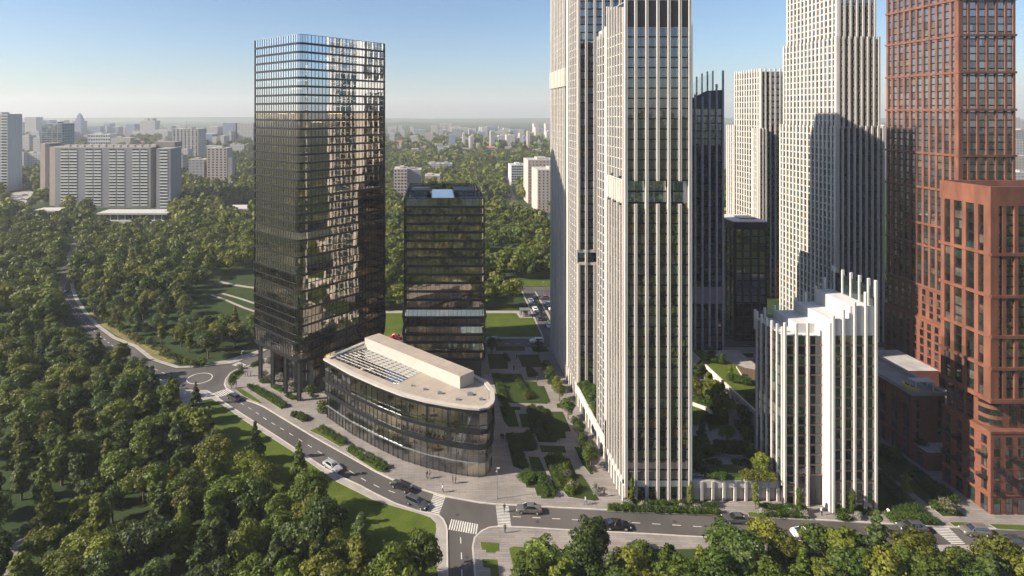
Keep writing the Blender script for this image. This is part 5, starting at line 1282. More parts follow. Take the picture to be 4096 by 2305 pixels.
def trunk_mesh(kind, v):
    rr = random.Random(v*7+len(kind)); b = MB(); top = 8.5 if kind in ('tall', 'cone') else 6.0
    b.tube((0, 0, -.2), (.05, .05, top*.45), .26, .18, M['bark'], 7, False); b.tube((.05, .05, top*.45), (0, .1, top), .18, .05, M['bark'], 6, False)
    for i in range(7):
        a = rr.uniform(0, 6.28); z = rr.uniform(top*.3, top*.75); e = rr.uniform(1.2, 2.3)*(.6 if kind in ('tall', 'cone') else 1)
        b.tube((.03, .05, z), (math.cos(a)*e, math.sin(a)*e, z+e*.8), .09, .03, M['bark'], 5, False)
    o = b.build('trunk'); me = o.data; bpy.data.objects.remove(o); return me
TRUNK = {(k, v): trunk_mesh(k, v) for k in ('round', 'spread', 'tall', 'cone') for v in range(3)}
SHAPEW = {'round': 'round', 'spread': 'spreading', 'tall': 'oval', 'cone': 'pointed'}
NT = [0]; LABELS = {}
def tree(x, y, h, kind, v, cn, where, z=0.0, name=None, group=None, wide=1.0, label=None, rr=R):
    v = v % (2 if kind == 'cone' else 3)
    base = label or f'{cn} {SHAPEW[kind]} tree {where}'
    e = empty(name or ('conifer_tree' if kind == 'cone' else 'broadleaf_tree'), (x, y, z), base, 'tree', group or 'trees of the park wood')
    e.rotation_euler = (0, 0, rr.uniform(0, 6.28)); s = h/10; e.scale = (s*wide, s*wide, s)
    for nm, me in (('crown', CROWN[kind, v, cn]), ('trunk', TRUNK[kind, v])):
        o = bpy.data.objects.new(nm, me); C.objects.link(o); o.parent = e
    NT[0] += 1; LABELS.setdefault(base, []).append(e); return e
def px_poly(pts): return [G(*p) for p in pts]
W1 = px_poly([(-700,1480),(-300,1400),(200,1345),(330,1420),(470,1500),(560,1560),(640,1620),(700,1660),(760,1740),(840,1830),(940,1890),(1030,1930),(1110,2020),(1220,2060),(1340,2180),(1460,2230),(1580,2340),(1680,2410),(1710,2600),(1720,3300),(-2600,3300)])
W2 = px_poly([(395,1290),(420,1290),(500,1335),(575,1362),(640,1396),(700,1428),(760,1448),(848,1440),(930,1412),(1010,1388),(1090,1350),(1090,1300),(960,1330),(840,1340),(770,1310),(740,1240),(790,1160),(880,1100),(1100,1090),(1100,900),(320,900),(312,1036),(300,1080),(296,1122),(300,1156),(320,1195),(360,1250)])
clear_a = px_poly([(0,2130),(120,2080),(220,2000),(260,2060),(180,2170),(120,2260),(60,2305),(-40,2305)])
def scatter(poly, spacing, n, rr, avoid=(), tries=40):
    xs = [p[0] for p in poly]; ys = [p[1] for p in poly]; out = []; grid = {}
    for _ in range(n*tries):
        if len(out) >= n: break
        x, y = rr.uniform(min(xs), max(xs)), rr.uniform(min(ys), max(ys))
        if not inpoly(x, y, poly) or any(inpoly(x, y, a) for a in avoid): continue
        gx, gy = int(x//spacing), int(y//spacing)
        if any((x-q[0])**2+(y-q[1])**2 < spacing**2 for i in (-1, 0, 1) for j in (-1, 0, 1) for q in grid.get((gx+i, gy+j), ())): continue
        grid.setdefault((gx, gy), []).append((x, y)); out.append((x, y))
    return out
rr = random.Random(42)
def topx(x, y, h): return (CX+x*F/y, CY+(H-h)*F/y)
def where_of(x, y):
    px, py = topx(x, y, 6)
    if x > -6 and y < 112: return 'by the road at the bottom right'
    r_ = ['far edge', 'back part', 'middle', 'front'][0 if py < 1500 else 1 if py < 1720 else 2 if py < 2000 else 3]
    c_ = 'by picture edge' if px < 220 else 'left side' if px < 560 else 'right side' if px < 950 else 'by grass strip'
    return f'in {r_} of near wood, {c_}'
pts1 = [p for p in scatter(W1, 4.9, 900, rr, (clear_a,)) if topx(*p, 9)[1] < 2330 and -60 < topx(*p, 5)[0] < 2100]
pts1.sort(key=lambda p: p[1])
kinds = ['round', 'round', 'round', 'spread', 'spread', 'spread', 'tall', 'tall', 'cone']
cols = ['dark green']*4+['mid green']*6+['olive']*4+['yellow green']*5+['blue green']*3
print('near wood trees', len(pts1))
near = pts1[:215] if len(pts1) > 215 else pts1
far1 = pts1[215:]
for x, y in near:
    k = rr.choice(kinds); cn = rr.choice(cols); n = math.sin(x*.09)+math.cos(y*.13)
    if n > 1.1 and rr.random() < .5: cn = 'yellow green'
    h = rr.uniform(7, 10.2)*(1.05 if k in ('tall', 'cone') else .92)
    tree(x, y, h, k, rr.randrange(3), cn, where_of(x, y), wide=rr.uniform(1.1, 1.4))
# golden trees and single trees standing out
for px, py, h, k, cn, lb in [(650,2020,7,'round','golden yellow','bright golden tree in the middle of the near wood'),(425,1500,6.5,'round','golden yellow','golden tree at the top edge of the near wood'),
        (1195,1925,8.5,'cone','mid green','pointed tree standing alone on the edge of the grass strip'),(1020,1850,9,'cone','dark green','tall dark pointed tree at the corner of the grass strip'),(1270,2120,8,'cone','yellow green','pale yellow green pointed tree by the grass strip'),
        (783,1622,6.2,'cone','dark green','small dark pointed tree on the pavement by the crossing near the roundabout'),(680,1600,7,'cone','dark green','dark pointed tree left of the small tree by the roundabout'),
        (830,1750,7.5,'tall','dark green','dark upright tree at the upper tip of the grass strip'),(1690,2330,8.5,'round','mid green','big round tree beside the pavement of the side road at the bottom'),
        (1600,2400,8.5,'spread','dark green','big dark spreading tree behind the pavement of the side road'),(1280,2330,8,'tall','dark green','dark oval tree below the grass strip near the bottom'),(320,1440,7,'round','dark green','dark round tree leaning over the forest road'),
        (260,1290,7,'round','mid green','green round tree at the bend of the forest road')]:
    x, y = G(px, py); tree(x, y, h, k, 1, cn, '', label=lb, rr=rr)
# trees along the bottom right
br = [(2140,2430,8),(2200,2330,7),(2250,2480,8),(2330,2400,8.6),(2352,2262,7.8),(2440,2430,7.5),(2520,2390,7.2),(2600,2480,8),(2670,2330,5.6),(2560,2300,5.0),(2700,2420,7.5),(2800,2380,7.0),(2870,2430,8),(2945,2290,8.4),(2960,2400,8),(3076,2244,6.4),
      (3160,2290,5.6),(3210,2380,6.6),(3235,2215,3.4),(3310,2290,7.6),(3380,2330,8),(3395,2250,5.2),(3450,2400,8),(3510,2270,8.6),(3540,2420,8),(3640,2290,7.6),(3620,2400,7.5),(3700,2450,8),(3735,2310,5.6),(3800,2400,7.2),(3860,2340,5.2),(3900,2440,7),
      (3960,2420,7.4),(4010,2360,7.8),(4080,2400,8),(4130,2330,6.5),(3060,2430,7),(3140,2450,7),(3290,2440,7),(2480,2520,8),(2760,2520,8),(2080,2500,7.5),(2170,2560,8)]
for i, (px, py, h) in enumerate(br):
    x, y = G(px, py); k = ['round', 'spread', 'tall', 'round', 'spread', 'cone'][i*7 % 6]; cn = ['mid green', 'yellow green', 'dark green', 'olive', 'mid green', 'mid green', 'dark green', 'blue green', 'olive'][i*5 % 9]
    seg = ['below the crossing in the middle', 'below the black car', 'below the front cream tower', 'below the white stepped block', 'below the garden alley', 'below the terracotta block'][min(5, int((px-2080)/340))]
    tree(x, y, h*1.12, k, i % 3, cn, f'at the bottom edge {seg}', rr=rr, group='trees along the bottom edge', wide=1.25)
# plaza, street and garden trees
pt = [((600,715+60),5.5,'round','dark green','dark round tree in the middle of the plaza tree row'),((545,655),5.2,'round','yellow green','sunlit pair tree on the plaza beside the arcade'),((525,600),4.6,'round','yellow green','smaller sunlit tree behind the sunlit plaza pair'),
      ((665,905),5.6,'spread','dark green','dark round tree on the plaza below the arcade corner'),((697,1010),5.0,'round','dark green','low dense dark tree on the plaza next to the front tower'),((745,1095),5.8,'round','mid green','green tree with a bare stem nearest the front tower on the plaza'),
      ((480,540),5.0,'round','dark green','dark tree at the far end of the plaza row'),((455,500),5.0,'round','dark green','dark tree beside the planted box far up the plaza'),((410,370),5.5,'tall','dark green','dark tree by the rear street on the plaza'),((105,350),5.5,'round','dark green','dark round tree at the corner of the dark office block'),
      ((495,575),3.6,'round','dark green','small dark tree below the far plaza row')]
for p, h, k, cn, lb in pt:
    x, y = G(*z7(p)); tree(x, y, h, k, 0, cn, '', z=.15, label=lb, group='plaza trees', rr=rr)
for px, py, h, lb in [(2528,2020,5.2,'slim upright tree in front of the left bay of the front cream tower'),(2762,2030,5.0,'slim upright tree at the right corner of the front cream tower'),(3022,2040,5.2,'slim upright tree in front of the low podium arcade'),(3196,2058,5.0,'slim upright tree in front of the left bay of the white stepped block'),(3410,2068,5.2,'slightly wider upright tree in front of the right bay of the white stepped block')]:
    x, y = G(px, py); tree(x, y, h, 'tall', 1, 'yellow green' if px < 3100 else 'mid green', '', z=.2, wide=.62, label=lb, group='slim trees along the street', rr=rr)
z2 = lambda p: (2700+p[0]*.3793, 1400+p[1]*.3793)
for p, h, k, cn, lb in [((355,520),6.0,'tall','yellow green','tall bright tree in the garden behind the sunlit lawn'),((200,520),5.0,'round','yellow green','bright round tree at the left of the sunlit garden lawn'),((420,600),6.0,'round','yellow green','bright tree in the middle clump of the garden'),((460,720),6.8,'spread','yellow green','largest bright spreading tree in the garden clump'),
        ((540,700),6.2,'spread','mid green','right hand bright tree of the garden clump by the path'),((710,800),6.4,'spread','mid green','green tree between the garden path and the white block'),((545,985),5.4,'spread','mid green','green tree on the round island bed of the garden'),((290,1060),8.0,'cone','dark green','big dark conifer in the shaded left of the garden'),
        ((215,340),6,'round','dark green','dark tree in the shade at the back of the garden'),((190,1250),7,'round','dark green','dark tree at the lower left of the garden beside the tower'),((800,1230),5.0,'round','dark green','dark tree beside the foot of the white block in the garden'),((915,1330),4.2,'round','yellow green','bright round tree at the garden corner by the white block'),
        ((770,1000),4.6,'round','mid green','dense green tree behind the island bed'),((240,1120),5,'round','dark green','dark tree in the shaded garden bed below the conifer'),((290,300),6,'round','dark green','second dark tree at the back wall of the garden')]:
    x, y = G(*z2(p), 4.1); big = cn == 'yellow green'; tree(x, y, h*(1.15 if big else .88), k, 1, cn, '', z=4.1, label=lb, group='courtyard garden trees', rr=rr, wide=1.2 if big else .95)
x, y = G(*z2((583,300)), 8.1); tree(x, y, 3.6, 'tall', 1, 'yellow green', '', z=8.1, label='small tree on the green podium roof', rr=rr)
for p, h in (((380,110), 3.6), ((500,140), 3.0)):
    x, y = G(*z2(p), 8.1); tree(x, y, h, 'round', 1, 'dark green', '', z=8.1, label='small dark tree at the far end of the podium roof' if h > 3.3 else 'lower dark tree beside the far podium roof planter', rr=rr)
for p, h, k, cn, lb in [((200,985),4.0,'round','dark green','dark shrub like tree in the shaded brick alley'),((280,1250),5,'tall','olive','slim olive tree in the alley garden beside the white block'),((390,860),2.0,'round','dark green','potted dark tree on the brick annex roof')]:
    x, y = G(*zR(p)); tree(x, y, h, k, 0, cn, '', z=.15 if h > 2.5 else 4.0, label=lb, rr=rr)
print('trees', NT[0])
# ---- woodland masses too dense and far to count
def woodland(name, pts, label, hfun, nleaf, size, rng, tintf, wide=.42):
    Q, T, I = [], [], []
    protos = [make_lobes(k, rng) for k in ('round', 'spread', 'round', 'tall', 'spread', 'round')]
    base = [leaf_arrays(l, nleaf, size, rng, .4) for l in protos]
    for i, (x, y) in enumerate(pts):
        q, t = base[i % len(base)]; h = hfun(x, y)/10; a = rng.uniform(0, 6.28); c, s = math.cos(a), math.sin(a); w_ = h*rng.uniform(.9, 1.2)
        M3 = np.array([[c*w_, -s*w_, 0], [s*w_, c*w_, 0], [0, 0, h]])
        Q.append(q@M3.T+np.array([x, y, 0])); T.append(np.clip(t+rng.normal()*.2, 0, 1)); I.append(np.full(len(t), tintf(x, y)))
    me = mesh_from_quads(name, np.concatenate(Q), np.concatenate(T), M['f_wood'], np.concatenate(I))
    o = bpy.data.objects.new(name, me); C.objects.link(o); tag(o, label, 'woodland', kind='stuff'); return o
def tintf(x, y):
    v = .5+.5*math.sin(x*.037+1.3)*math.cos(y*.031)+.25*math.sin(x*.11+y*.07); return float(np.clip(rng0.normal(.12+.45*max(0, v-.55), .12), 0, 1))
rng0 = np.random.default_rng(9)
roads_avoid = [ [G(*p) for p in q] for q in (
    [(190,940),(330,940),(320,1036),(300,1080),(296,1122),(300,1156),(330,1199),(370,1261),(420,1300),(560,1370),(700,1450),(600,1500),(500,1460),(400,1400),(299,1290),(250,1240),(225,1190),(215,1139),(225,1092),(245,1045),(270,965)],
    [(740,1300),(860,1310),(1010,1260),(1100,1240),(1100,1100),(880,1110),(790,1170),(740,1240)],
    [(350,885),(700,885),(700,935),(350,935)], [(0,760),(140,750),(160,800),(100,860),(0,830)],
    [(1935,805),(2060,800),(2120,825),(2210,865),(2270,895),(2270,940),(2180,912),(2090,885),(1990,842),(1935,840)],
    [(2020,690),(2045,690),(2065,770),(2095,815),(2030,800),(2010,760)], [(1945,1005),(2105,995),(2085,1035),(2050,1070),(1955,1090)])]
rw = random.Random(8)
zone_mid = [p for p in scatter(W2, 6.0, 1500, rw, roads_avoid)]
W3 = px_poly([(-200,1370),(150,1345),(230,1300),(215,1230),(200,1190),(205,1139),(215,1092),(235,1045),(290,935),(-400,935)])
zone_left = scatter(W3, 6.3, 900, rw, roads_avoid)
W4 = [(-26, 220), (33, 222), (34.8, 238), (26, 252), (26, 263), (70, 263), (120, 330), (150, 430), (-110, 430), (-60, 300), (-30, 240)]
zone_c = scatter(W4, 6.2, 900, rw, roads_avoid)
zone_mid.sort(key=lambda p: p[1])
for x, y in zone_mid[:34]: tree(x, y, rw.uniform(7, 9.5), rw.choice(kinds), rw.randrange(3), rw.choice(cols), 'at the wood edge behind the roundabout', wide=1.15, rr=rw)
allm = far1+zone_mid[34:]+zone_left+zone_c
print('mid trees', len(allm))
woodland('woodland', allm, 'dense mixed wood filling the park around the curving forest road', lambda x, y: rw.uniform(8, 12.5)*(1 if y > 170 else .85), 620, .5, np.random.default_rng(4), tintf)
# belts beyond, coarser
B1 = px_poly([(-300,935),(2300,935),(2300,700),(-300,700)])
blds = [[(XY(150, 463), 440), (XY(712, 463), 440), (XY(712, 463), 500), (XY(150, 463), 520)]]
av2 = roads_avoid+blds+[px_poly([(370,925),(680,925),(690,845),(360,845)]), px_poly([(110,900),(270,900),(270,835),(110,835)]), px_poly([(880,875),(1040,875),(1040,825),(880,825)]), px_poly([(1570,830),(1690,830),(1690,770),(1570,770)]), px_poly([(2100,870),(2260,900),(2260,790),(2100,790)]),
    px_poly([(2030,760),(2110,760),(2110,735),(2030,735)]), px_poly([(1690,760),(1770,760),(1770,728),(1690,728)]), px_poly([(820,760),(935,760),(935,730),(820,730)]), px_poly([(2060,815),(2060,880),(2250,960),(2250,860)])]
belt1 = scatter(B1, 7.5, 5200, rw, av2, 8)
woodland('woodland', belt1, 'park trees and tree belts around the distant apartment blocks', lambda x, y: rw.uniform(9, 14), 150, 1.1, np.random.default_rng(5), tintf)
B2 = px_poly([(1480,700),(2300,700),(2300,618),(1480,618)]); B3 = px_poly([(-200,700),(1060,700),(1060,625),(-200,625)]); B5 = px_poly([(3500,1400),(3600,1400),(3600,640),(3500,640)]); B6 = px_poly([(4040,1000),(4150,1000),(4150,730),(4040,730)])
belt2 = scatter(B2, 13, 2600, rw, av2, 8)+scatter(B3, 14, 2600, rw, av2, 8)
woodland('woodland', belt2, 'hazy tree belts of the middle distance', lambda x, y: rw.uniform(9, 14), 75, 2.6, np.random.default_rng(6), tintf)
B4 = px_poly([(-200,622),(2300,622),(2300,560),(-200,560)])
belt3 = scatter(B4, 34, 1800, rw, (), 6)
woodland('woodland', belt3, 'far blue tree belts on the plain', lambda x, y: rw.uniform(12, 20), 60, 4.5, np.random.default_rng(7), tintf)
belt4 = scatter([(150, 196), (160, 196), (190, 260), (420, 700), (260, 700), (175, 300), (165, 264), (150, 230)], 8, 900, rw, (), 20)
woodland('woodland', belt4, 'trees glimpsed in the gap between white tower and tall terracotta tower', lambda x, y: rw.uniform(8, 12), 130, 1.25, np.random.default_rng(8), tintf)
behind = scatter([(-360, -420), (360, -420), (360, 60), (-360, 60)], 15, 1200, rw, (), 12)
woodland('woodland', behind, 'park trees on the near side of the wood', lambda x, y: rw.uniform(8, 12), 110, 1.5, np.random.default_rng(10), tintf)

# ---- shrubs
SHR = {}; SHQ = {}
for mn in ('f_hedge', 'f_dark', 'f_white', 'f_tan', 'f_mid', 'f_oliv'):
    for v in range(2):
        rng = np.random.default_rng(50+v); lb = [(rng.uniform(-.4, .4), rng.uniform(-.4, .4), rng.uniform(.25, .7), rng.uniform(.25, .45)) for _ in range(7)]+[(0, 0, .4, .5)]
        q, t = leaf_arrays(lb, 420, .085, rng, .6); SHQ[v] = (q, t); SHR[mn, v] = mesh_from_quads('shrub', q, t, M[mn])
def shrub(x, y, z, s, mn, label, group, name='shrub', hs=1.0):
    o = bpy.data.objects.new(name, SHR[mn, rr.randrange(2)]); C.objects.link(o); o.location = (x, y, z); o.rotation_euler = (0, 0, rr.uniform(0, 6.28)); o.scale = (s, s, s*hs)
    return tag(o, label, 'shrub', group)
def row(a, b_, n, s, mn, label, group=None, z=.2, f=None, jit=.12, rows=1, off=.9, name='shrub', hs=1.0):
    (x0_, y0_), (x1_, y1_) = G(*a, z), G(*b_, z)
    d = Vector((x1_-x0_, y1_-y0_)); nn = Vector((-d.y, d.x)).normalized() if d.length else Vector((0, 1))
    if rows > 1 or mn in ('f_dark', 'f_mid'):
        Q, T = [], []
        for k in range(rows):
            for i in range(n):
                t = (i+.5)/n; q, tn = SHQ[rr.randrange(2)]; a_ = rr.uniform(0, 6.28); c, s_ = math.cos(a_), math.sin(a_); w_ = s*rr.uniform(.8, 1.15)
                M3 = np.array([[c*w_, -s_*w_, 0], [s_*w_, c*w_, 0], [0, 0, w_*hs]])
                Q.append(q@M3.T+np.array([d.x*(t-.5)+nn.x*off*k+rr.uniform(-jit, jit), d.y*(t-.5)+nn.y*off*k+rr.uniform(-jit, jit), 0])); T.append(np.clip(tn+rr.uniform(-.2, .2), 0, 1))
        o = bpy.data.objects.new('hedge', mesh_from_quads('hedge', np.concatenate(Q), np.concatenate(T), M[mn])); C.objects.link(o); o.location = (x0_+d.x/2, y0_+d.y/2, z)
        return tag(o, label.replace('shrub', 'hedge'), 'hedge', group)
    for k in range(rows):
        for i in range(n):
            t = (i+.5)/n; shrub(x0_+d.x*t+nn.x*off*k+rr.uniform(-jit, jit), y0_+d.y*t+nn.y*off*k+rr.uniform(-jit, jit), z, s*rr.uniform(.8, 1.15), mn, label, group or label, name, hs)
row(zA((1270,650)), zA((1720,910)), 17, 1.15, 'f_hedge', 'clipped green shrub in the long bed facing the columns of the glass tower', rows=2)
row(zA((1030,600)), zA((1060,500)), 4, 1.0, 'f_hedge', 'low green shrub in the curved bed by the roundabout'); row(zA((1070,490)), zA((1190,440)), 5, 1.0, 'f_hedge', 'low green shrub in the curved bed by the roundabout')
row(zA((1290,375)), zA((1470,310)), 6, 1.0, 'f_hedge', 'green shrub in the bed behind the lamp post'); row(zA((1830,1010)), zA((1990,1080)), 6, 1.15, 'f_hedge', 'green shrub in the small bed between tower steps and road', rows=2)
row(zA((1590,640)), zA((1700,690)), 4, 1.2, 'f_hedge', 'green shrub at the foot of the second column bed'); row(zA((1760,770)), zA((1870,800)), 4, 1.2, 'f_hedge', 'green shrub at the foot of the corner column bed'); row(zA((1420,580)), zA((1530,580)), 4, 1.1, 'f_hedge', 'green shrub under the first white bush')
for p, s in (((1660,580), 2.6), ((1470,510), 1.8), ((1820,690), 2.6), ((1520,330), 2.0)):
    x, y = G(*zA(p)); shrub(x, y, .2, s, 'f_white', {1660: 'large white flowering bush behind the second tower column', 1470: 'small white flowering bush behind the first tower column', 1820: 'large white flowering bush beside the corner column', 1520: 'white flowering bush near the outer columns'}[p[0]], 'white bushes under the glass tower', 'flowering_bush', 1.0)
for p, s, mn, lb in (((2060,720), 2.2, 'f_mid', 'round green bush in front of the lobby glass'), ((2080,770), 1.4, 'f_hedge', 'small round green bush in front of the lobby glass'), ((2210,980), 1.8, 'f_hedge', 'green bush touching the left corner of the curved building'), ((2220,930), 2.2, 'f_oliv', 'olive bush touching the left corner of the curved building'), ((1160,410), 1.5, 'f_oliv', 'olive bush at the foot of the lamp post by the roundabout'), ((1900,620), 2.0, 'f_mid', 'green bush between the two right columns')):
    x, y = G(*zA(p)); shrub(x, y, .15, s, mn, lb, None, 'bush')
row(zL((150,870)), zL((360,995)), 11, 1.1, 'f_hedge', 'green shrub in the upper roadside bed of the curved building', rows=2, off=.8)
row(zL((400,1040)), zL((700,1215)), 15, 1.15, 'f_hedge', 'green shrub in the lower roadside bed of the curved building', rows=2, off=1.0)
row(zL((490,1060)), zL((620,1120)), 6, .8, 'f_white', 'white flower clump in the lower roadside bed', z=.5, name='flower_clump')
for a, b_, n, s, mn, lb, rws in [((330,1190),(385,1150),4,1.3,'f_hedge','sunlit shrub in the left block by the crossing',3),((400,1130),(480,1270),9,1.1,'f_hedge','sunlit shrub of the striped hedge by the crossing',2),((460,1020),(560,1220),12,1.2,'f_mid','green shrub in the long hedge of the front plaza bed',2),
        ((520,1010),(610,1260),12,1.2,'f_mid','green shrub in the inner hedge of the front plaza bed',2),((215,880),(310,1090),12,1.2,'f_dark','dark shrub in the shaded bed left of the plaza path',2),((320,870),(370,970),6,1.2,'f_dark','dark shrub in the short shaded hedge of the plaza',2),
        ((345,700),(420,910),13,1.3,'f_dark','dark shrub in the big middle hedge of the plaza',2),((400,700),(510,910),13,1.2,'f_dark','dark shrub in the inner middle hedge of the plaza',2),((130,490),(200,760),14,1.2,'f_dark','dark shrub along the long left bed of the plaza',2),
        ((240,500),(350,640),9,1.2,'f_dark','dark shrub in the upper big bed of the plaza',2),((330,450),(385,495),4,1.2,'f_dark','dark shrub in the small box bed of the plaza',2),((190,350),(220,400),4,1.1,'f_dark','dark shrub by the far beds of the plaza',1),((690,990),(740,1110),6,1.1,'f_dark','dark shrub beneath the plaza trees beside the front tower',1)]:
    row(z7(a), z7(b_), n, s, mn, lb, rows=rws)
for p, s, mn, lb in (((600,1150),1.7,'f_tan','pale tan ornamental grass in the front plaza bed'),((625,1230),1.9,'f_tan','larger tan ornamental grass at the tip of the front plaza bed'),((590,1090),1.6,'f_oliv','olive bush in the front plaza bed'),((770,1230),1.3,'f_white','white flowering bush at the right tip of the plaza bed'),((783,1265),1.2,'f_white','lower white flowering bush at the right tip of the plaza bed'),((335,640),1.8,'f_oliv','olive bush in the upper big bed of the plaza')):
    x, y = G(*z7(p)); shrub(x, y, .2, s, mn, lb, None, 'bush')
row(z8((-110,222)), z8((600,248)), 26, 1.15, 'f_hedge', 'round green shrub in the verge below the front cream tower'); row(z8((0,185)), z8((600,205)), 22, 1.0, 'f_hedge', 'low hedge shrub against the front cream tower', z=.15)
row(z8((870,215)), z8((1180,235)), 13, 1.1, 'f_hedge', 'hedge shrub against the white stepped block', z=.15); row(z8((880,262)), z8((1180,275)), 9, 1.1, 'f_hedge', 'round shrub in the verge before the white stepped block'); row(z8((1350,240)), z8((1590,255)), 10, 1.1, 'f_hedge', 'hedge shrub beside the entrance of the white stepped block', z=.15)
row(z8((1370,285)), z8((1440,292)), 3, 1.3, 'f_hedge', 'round shrub in the small bed by the entrance'); row(z8((1710,300)), z8((2010,318)), 12, 1.3, 'f_hedge', 'green shrub in the roadside bed before the garden alley', rows=2); row(z8((1740,245)), z8((1930,248)), 8, 1.2, 'f_hedge', 'sunlit shrub at the end of the garden alley', rows=2)
for p in ((20,210),(115,215),(375,232),(470,237),(890,262),(1075,268),(1160,278),(1510,290)): x, y = G(*z8(p)); shrub(x, y, .2, 1.25, 'f_white', 'white flowering shrub in the street verge beneath the towers', 'white flowering shrubs in the street verge', 'flowering_bush')
x, y = G(*z8((2070,240))); shrub(x, y, .2, 2.3, 'f_tan', 'large tan plumed grass at the tip of the alley bed', None, 'bush'); row(z8((1985,215)), z8((2140,262)), 7, 1.3, 'f_hedge', 'green shrub round the tan plumed grass', rows=2)
row(zR((60,880)), zR((560,1280)), 26, 1.5, 'f_dark', 'dark shrub in the shaded bed along the brick alley', rows=3, off=1.1); row(zR((40,1060)), zR((300,1320)), 14, 1.4, 'f_dark', 'dark shrub in the shaded bed beside the white block', rows=2); row(zR((360,825)), zR((420,840)), 4, 1.2, 'f_dark', 'dark shrub on the brick annex roof', z=4.0)
zz = 4.3
for a, b_, n, s, mn, lb, rws in [((330,1345),(540,1365),6,1.3,'f_hedge','sunlit shrub by the glass balustrade of the garden',1),((720,1370),(1040,1375),8,1.5,'f_oliv','flowering shrub at the garden corner by the white block',2),((430,1000),(500,1100),5,1.3,'f_dark','dark shrub on the left of the island bed',2),((540,1095),(740,1080),7,1.3,'f_dark','dark shrub on the front of the island bed',1),((600,1010),(760,1030),6,1.2,'f_dark','dark shrub at the back of the island bed',1),
        ((330,760),(540,790),8,1.4,'f_hedge','bright shrub in the bed below the sunlit garden trees',2),((190,540),(380,620),9,1.4,'f_hedge','bright shrub behind the curved garden wall',2),((660,800),(760,940),7,1.4,'f_dark','dark shrub beside the white block in the garden',2),((180,1000),(400,1120),9,1.5,'f_dark','dark shrub in the shaded left bed of the garden',2),((340,1200),(460,1215),5,1.2,'f_dark','dark shrub near the small garden wall',1),((620,1210),(800,1230),7,1.2,'f_dark','dark shrub behind the curved wall of the near garden lawn',1),((180,1180),(300,1330),7,1.5,'f_dark','dark shrub beside the front tower in the garden',2)]:
    (xa, ya), (xb, yb) = G(*z2(a), zz), G(*z2(b_), zz)
    row(z2(a), z2(b_), n, s, mn, lb, rows=rws, z=zz)
row(z2((570,325)), z2((790,370)), 10, 1.4, 'f_hedge', 'sunlit shrub in the planter on the green podium roof', rows=2, z=8.3); row(z2((350,120)), z2((500,140)), 6, 1.3, 'f_dark', 'dark shrub on the far end of the podium roof', z=8.3); row(z2((770,500)), z2((825,540)), 3, 1.4, 'f_hedge', 'shrub in the small planter on the green podium roof', z=8.3)
row(z7((665,560)), z7((765,640)), 7, 1.5, 'f_hedge', 'shrub in the arcade roof garden', z=4.0, rows=3, off=1.2); row(z7((700,590)), z7((770,740)), 8, 1.3, 'f_mid', 'leafy shrub in the middle of the arcade roof garden', z=4.0); row(z7((735,640)), z7((775,740)), 5, 1.2, 'f_white', 'pale flowering shrub in the arcade roof garden', z=4.0)
# shrubs on the forest road verge
for i in range(44):
    t = i/44; p = fr[:]; k = t*(len(p)-1); a, b_ = Vector(p[int(k)]), Vector(p[min(int(k)+1, len(p)-1)]); q = a.lerp(b_, k % 1); shrub(q.x+rr.uniform(2.5, 4.2), q.y+rr.uniform(.2, 1.8), 0, rr.uniform(1.6, 2.8), rr.choice(('f_mid', 'f_oliv', 'f_hedge')), 'shrub on the wood edge beside the forest road footpath', 'shrubs on the wood edge by the forest road')
# ------------------------------------------------------------------ cars
PAINT = {}
def paint(name, col, metal=.55):
    if name not in PAINT:
        m, nt, b = newmat('paint_'+name); b.inputs['Base Color'].default_value = (*col, 1); b.inputs['Metallic'].default_value = metal
        b.inputs['Roughness'].default_value = .28; b.inputs['Coat Weight'].default_value = .6; PAINT[name] = m
    return PAINT[name]
M['cglass'] = glass('car_glass', .16, (.012, .013, .015)); M['rubber'] = mat('tyre_rubber', (.02, .02, .02), .8); M['rim'] = mat('alloy_rim', (.55, .55, .56), .3, .8)
M['head'] = mat('headlight_lens', (.75, .78, .80), .15, .2); M['tail'] = mat('tail_light', (.45, .02, .02), .3); M['plate'] = mat('number_plate', (.7, .7, .68), .5)
TYPES = {   # length, height, stations of the hood line (x from rear -.5 to front .5 of length, z, halfwidth factor), cabin (x0base,x1base,x0roof,x1roof)
 'sedan': (4.85, 1.46, [(-.5,.62,.80),(-.485,.92,.90),(-.40,1.02,.97),(-.28,1.0,1.0),(0,.98,1.0),(.2,.97,1.0),(.36,.88,.97),(.46,.76,.90),(.5,.55,.78)], (-.36,.22,-.20,.06)),
 'coupe': (4.8, 1.40, [(-.5,.62,.80),(-.485,.90,.90),(-.40,1.0,.97),(-.28,.99,1.0),(0,.96,1.0),(.2,.94,1.0),(.36,.86,.97),(.46,.74,.90),(.5,.52,.76)], (-.40,.20,-.16,.02)),
 'wagon': (4.8, 1.50, [(-.5,.60,.84),(-.49,1.0,.92),(-.42,1.04,.98),(-.28,1.02,1.0),(0,1.0,1.0),(.2,.98,1.0),(.36,.90,.97),(.46,.78,.90),(.5,.55,.78)], (-.485,.22,-.42,.06)),
 'suv': (4.6, 1.66, [(-.5,.70,.84),(-.485,1.08,.92),(-.42,1.14,.98),(-.28,1.12,1.0),(0,1.10,1.0),(.2,1.08,1.0),(.36,1.02,.97),(.46,.90,.90),(.5,.62,.80)], (-.47,.24,-.36,.08))}
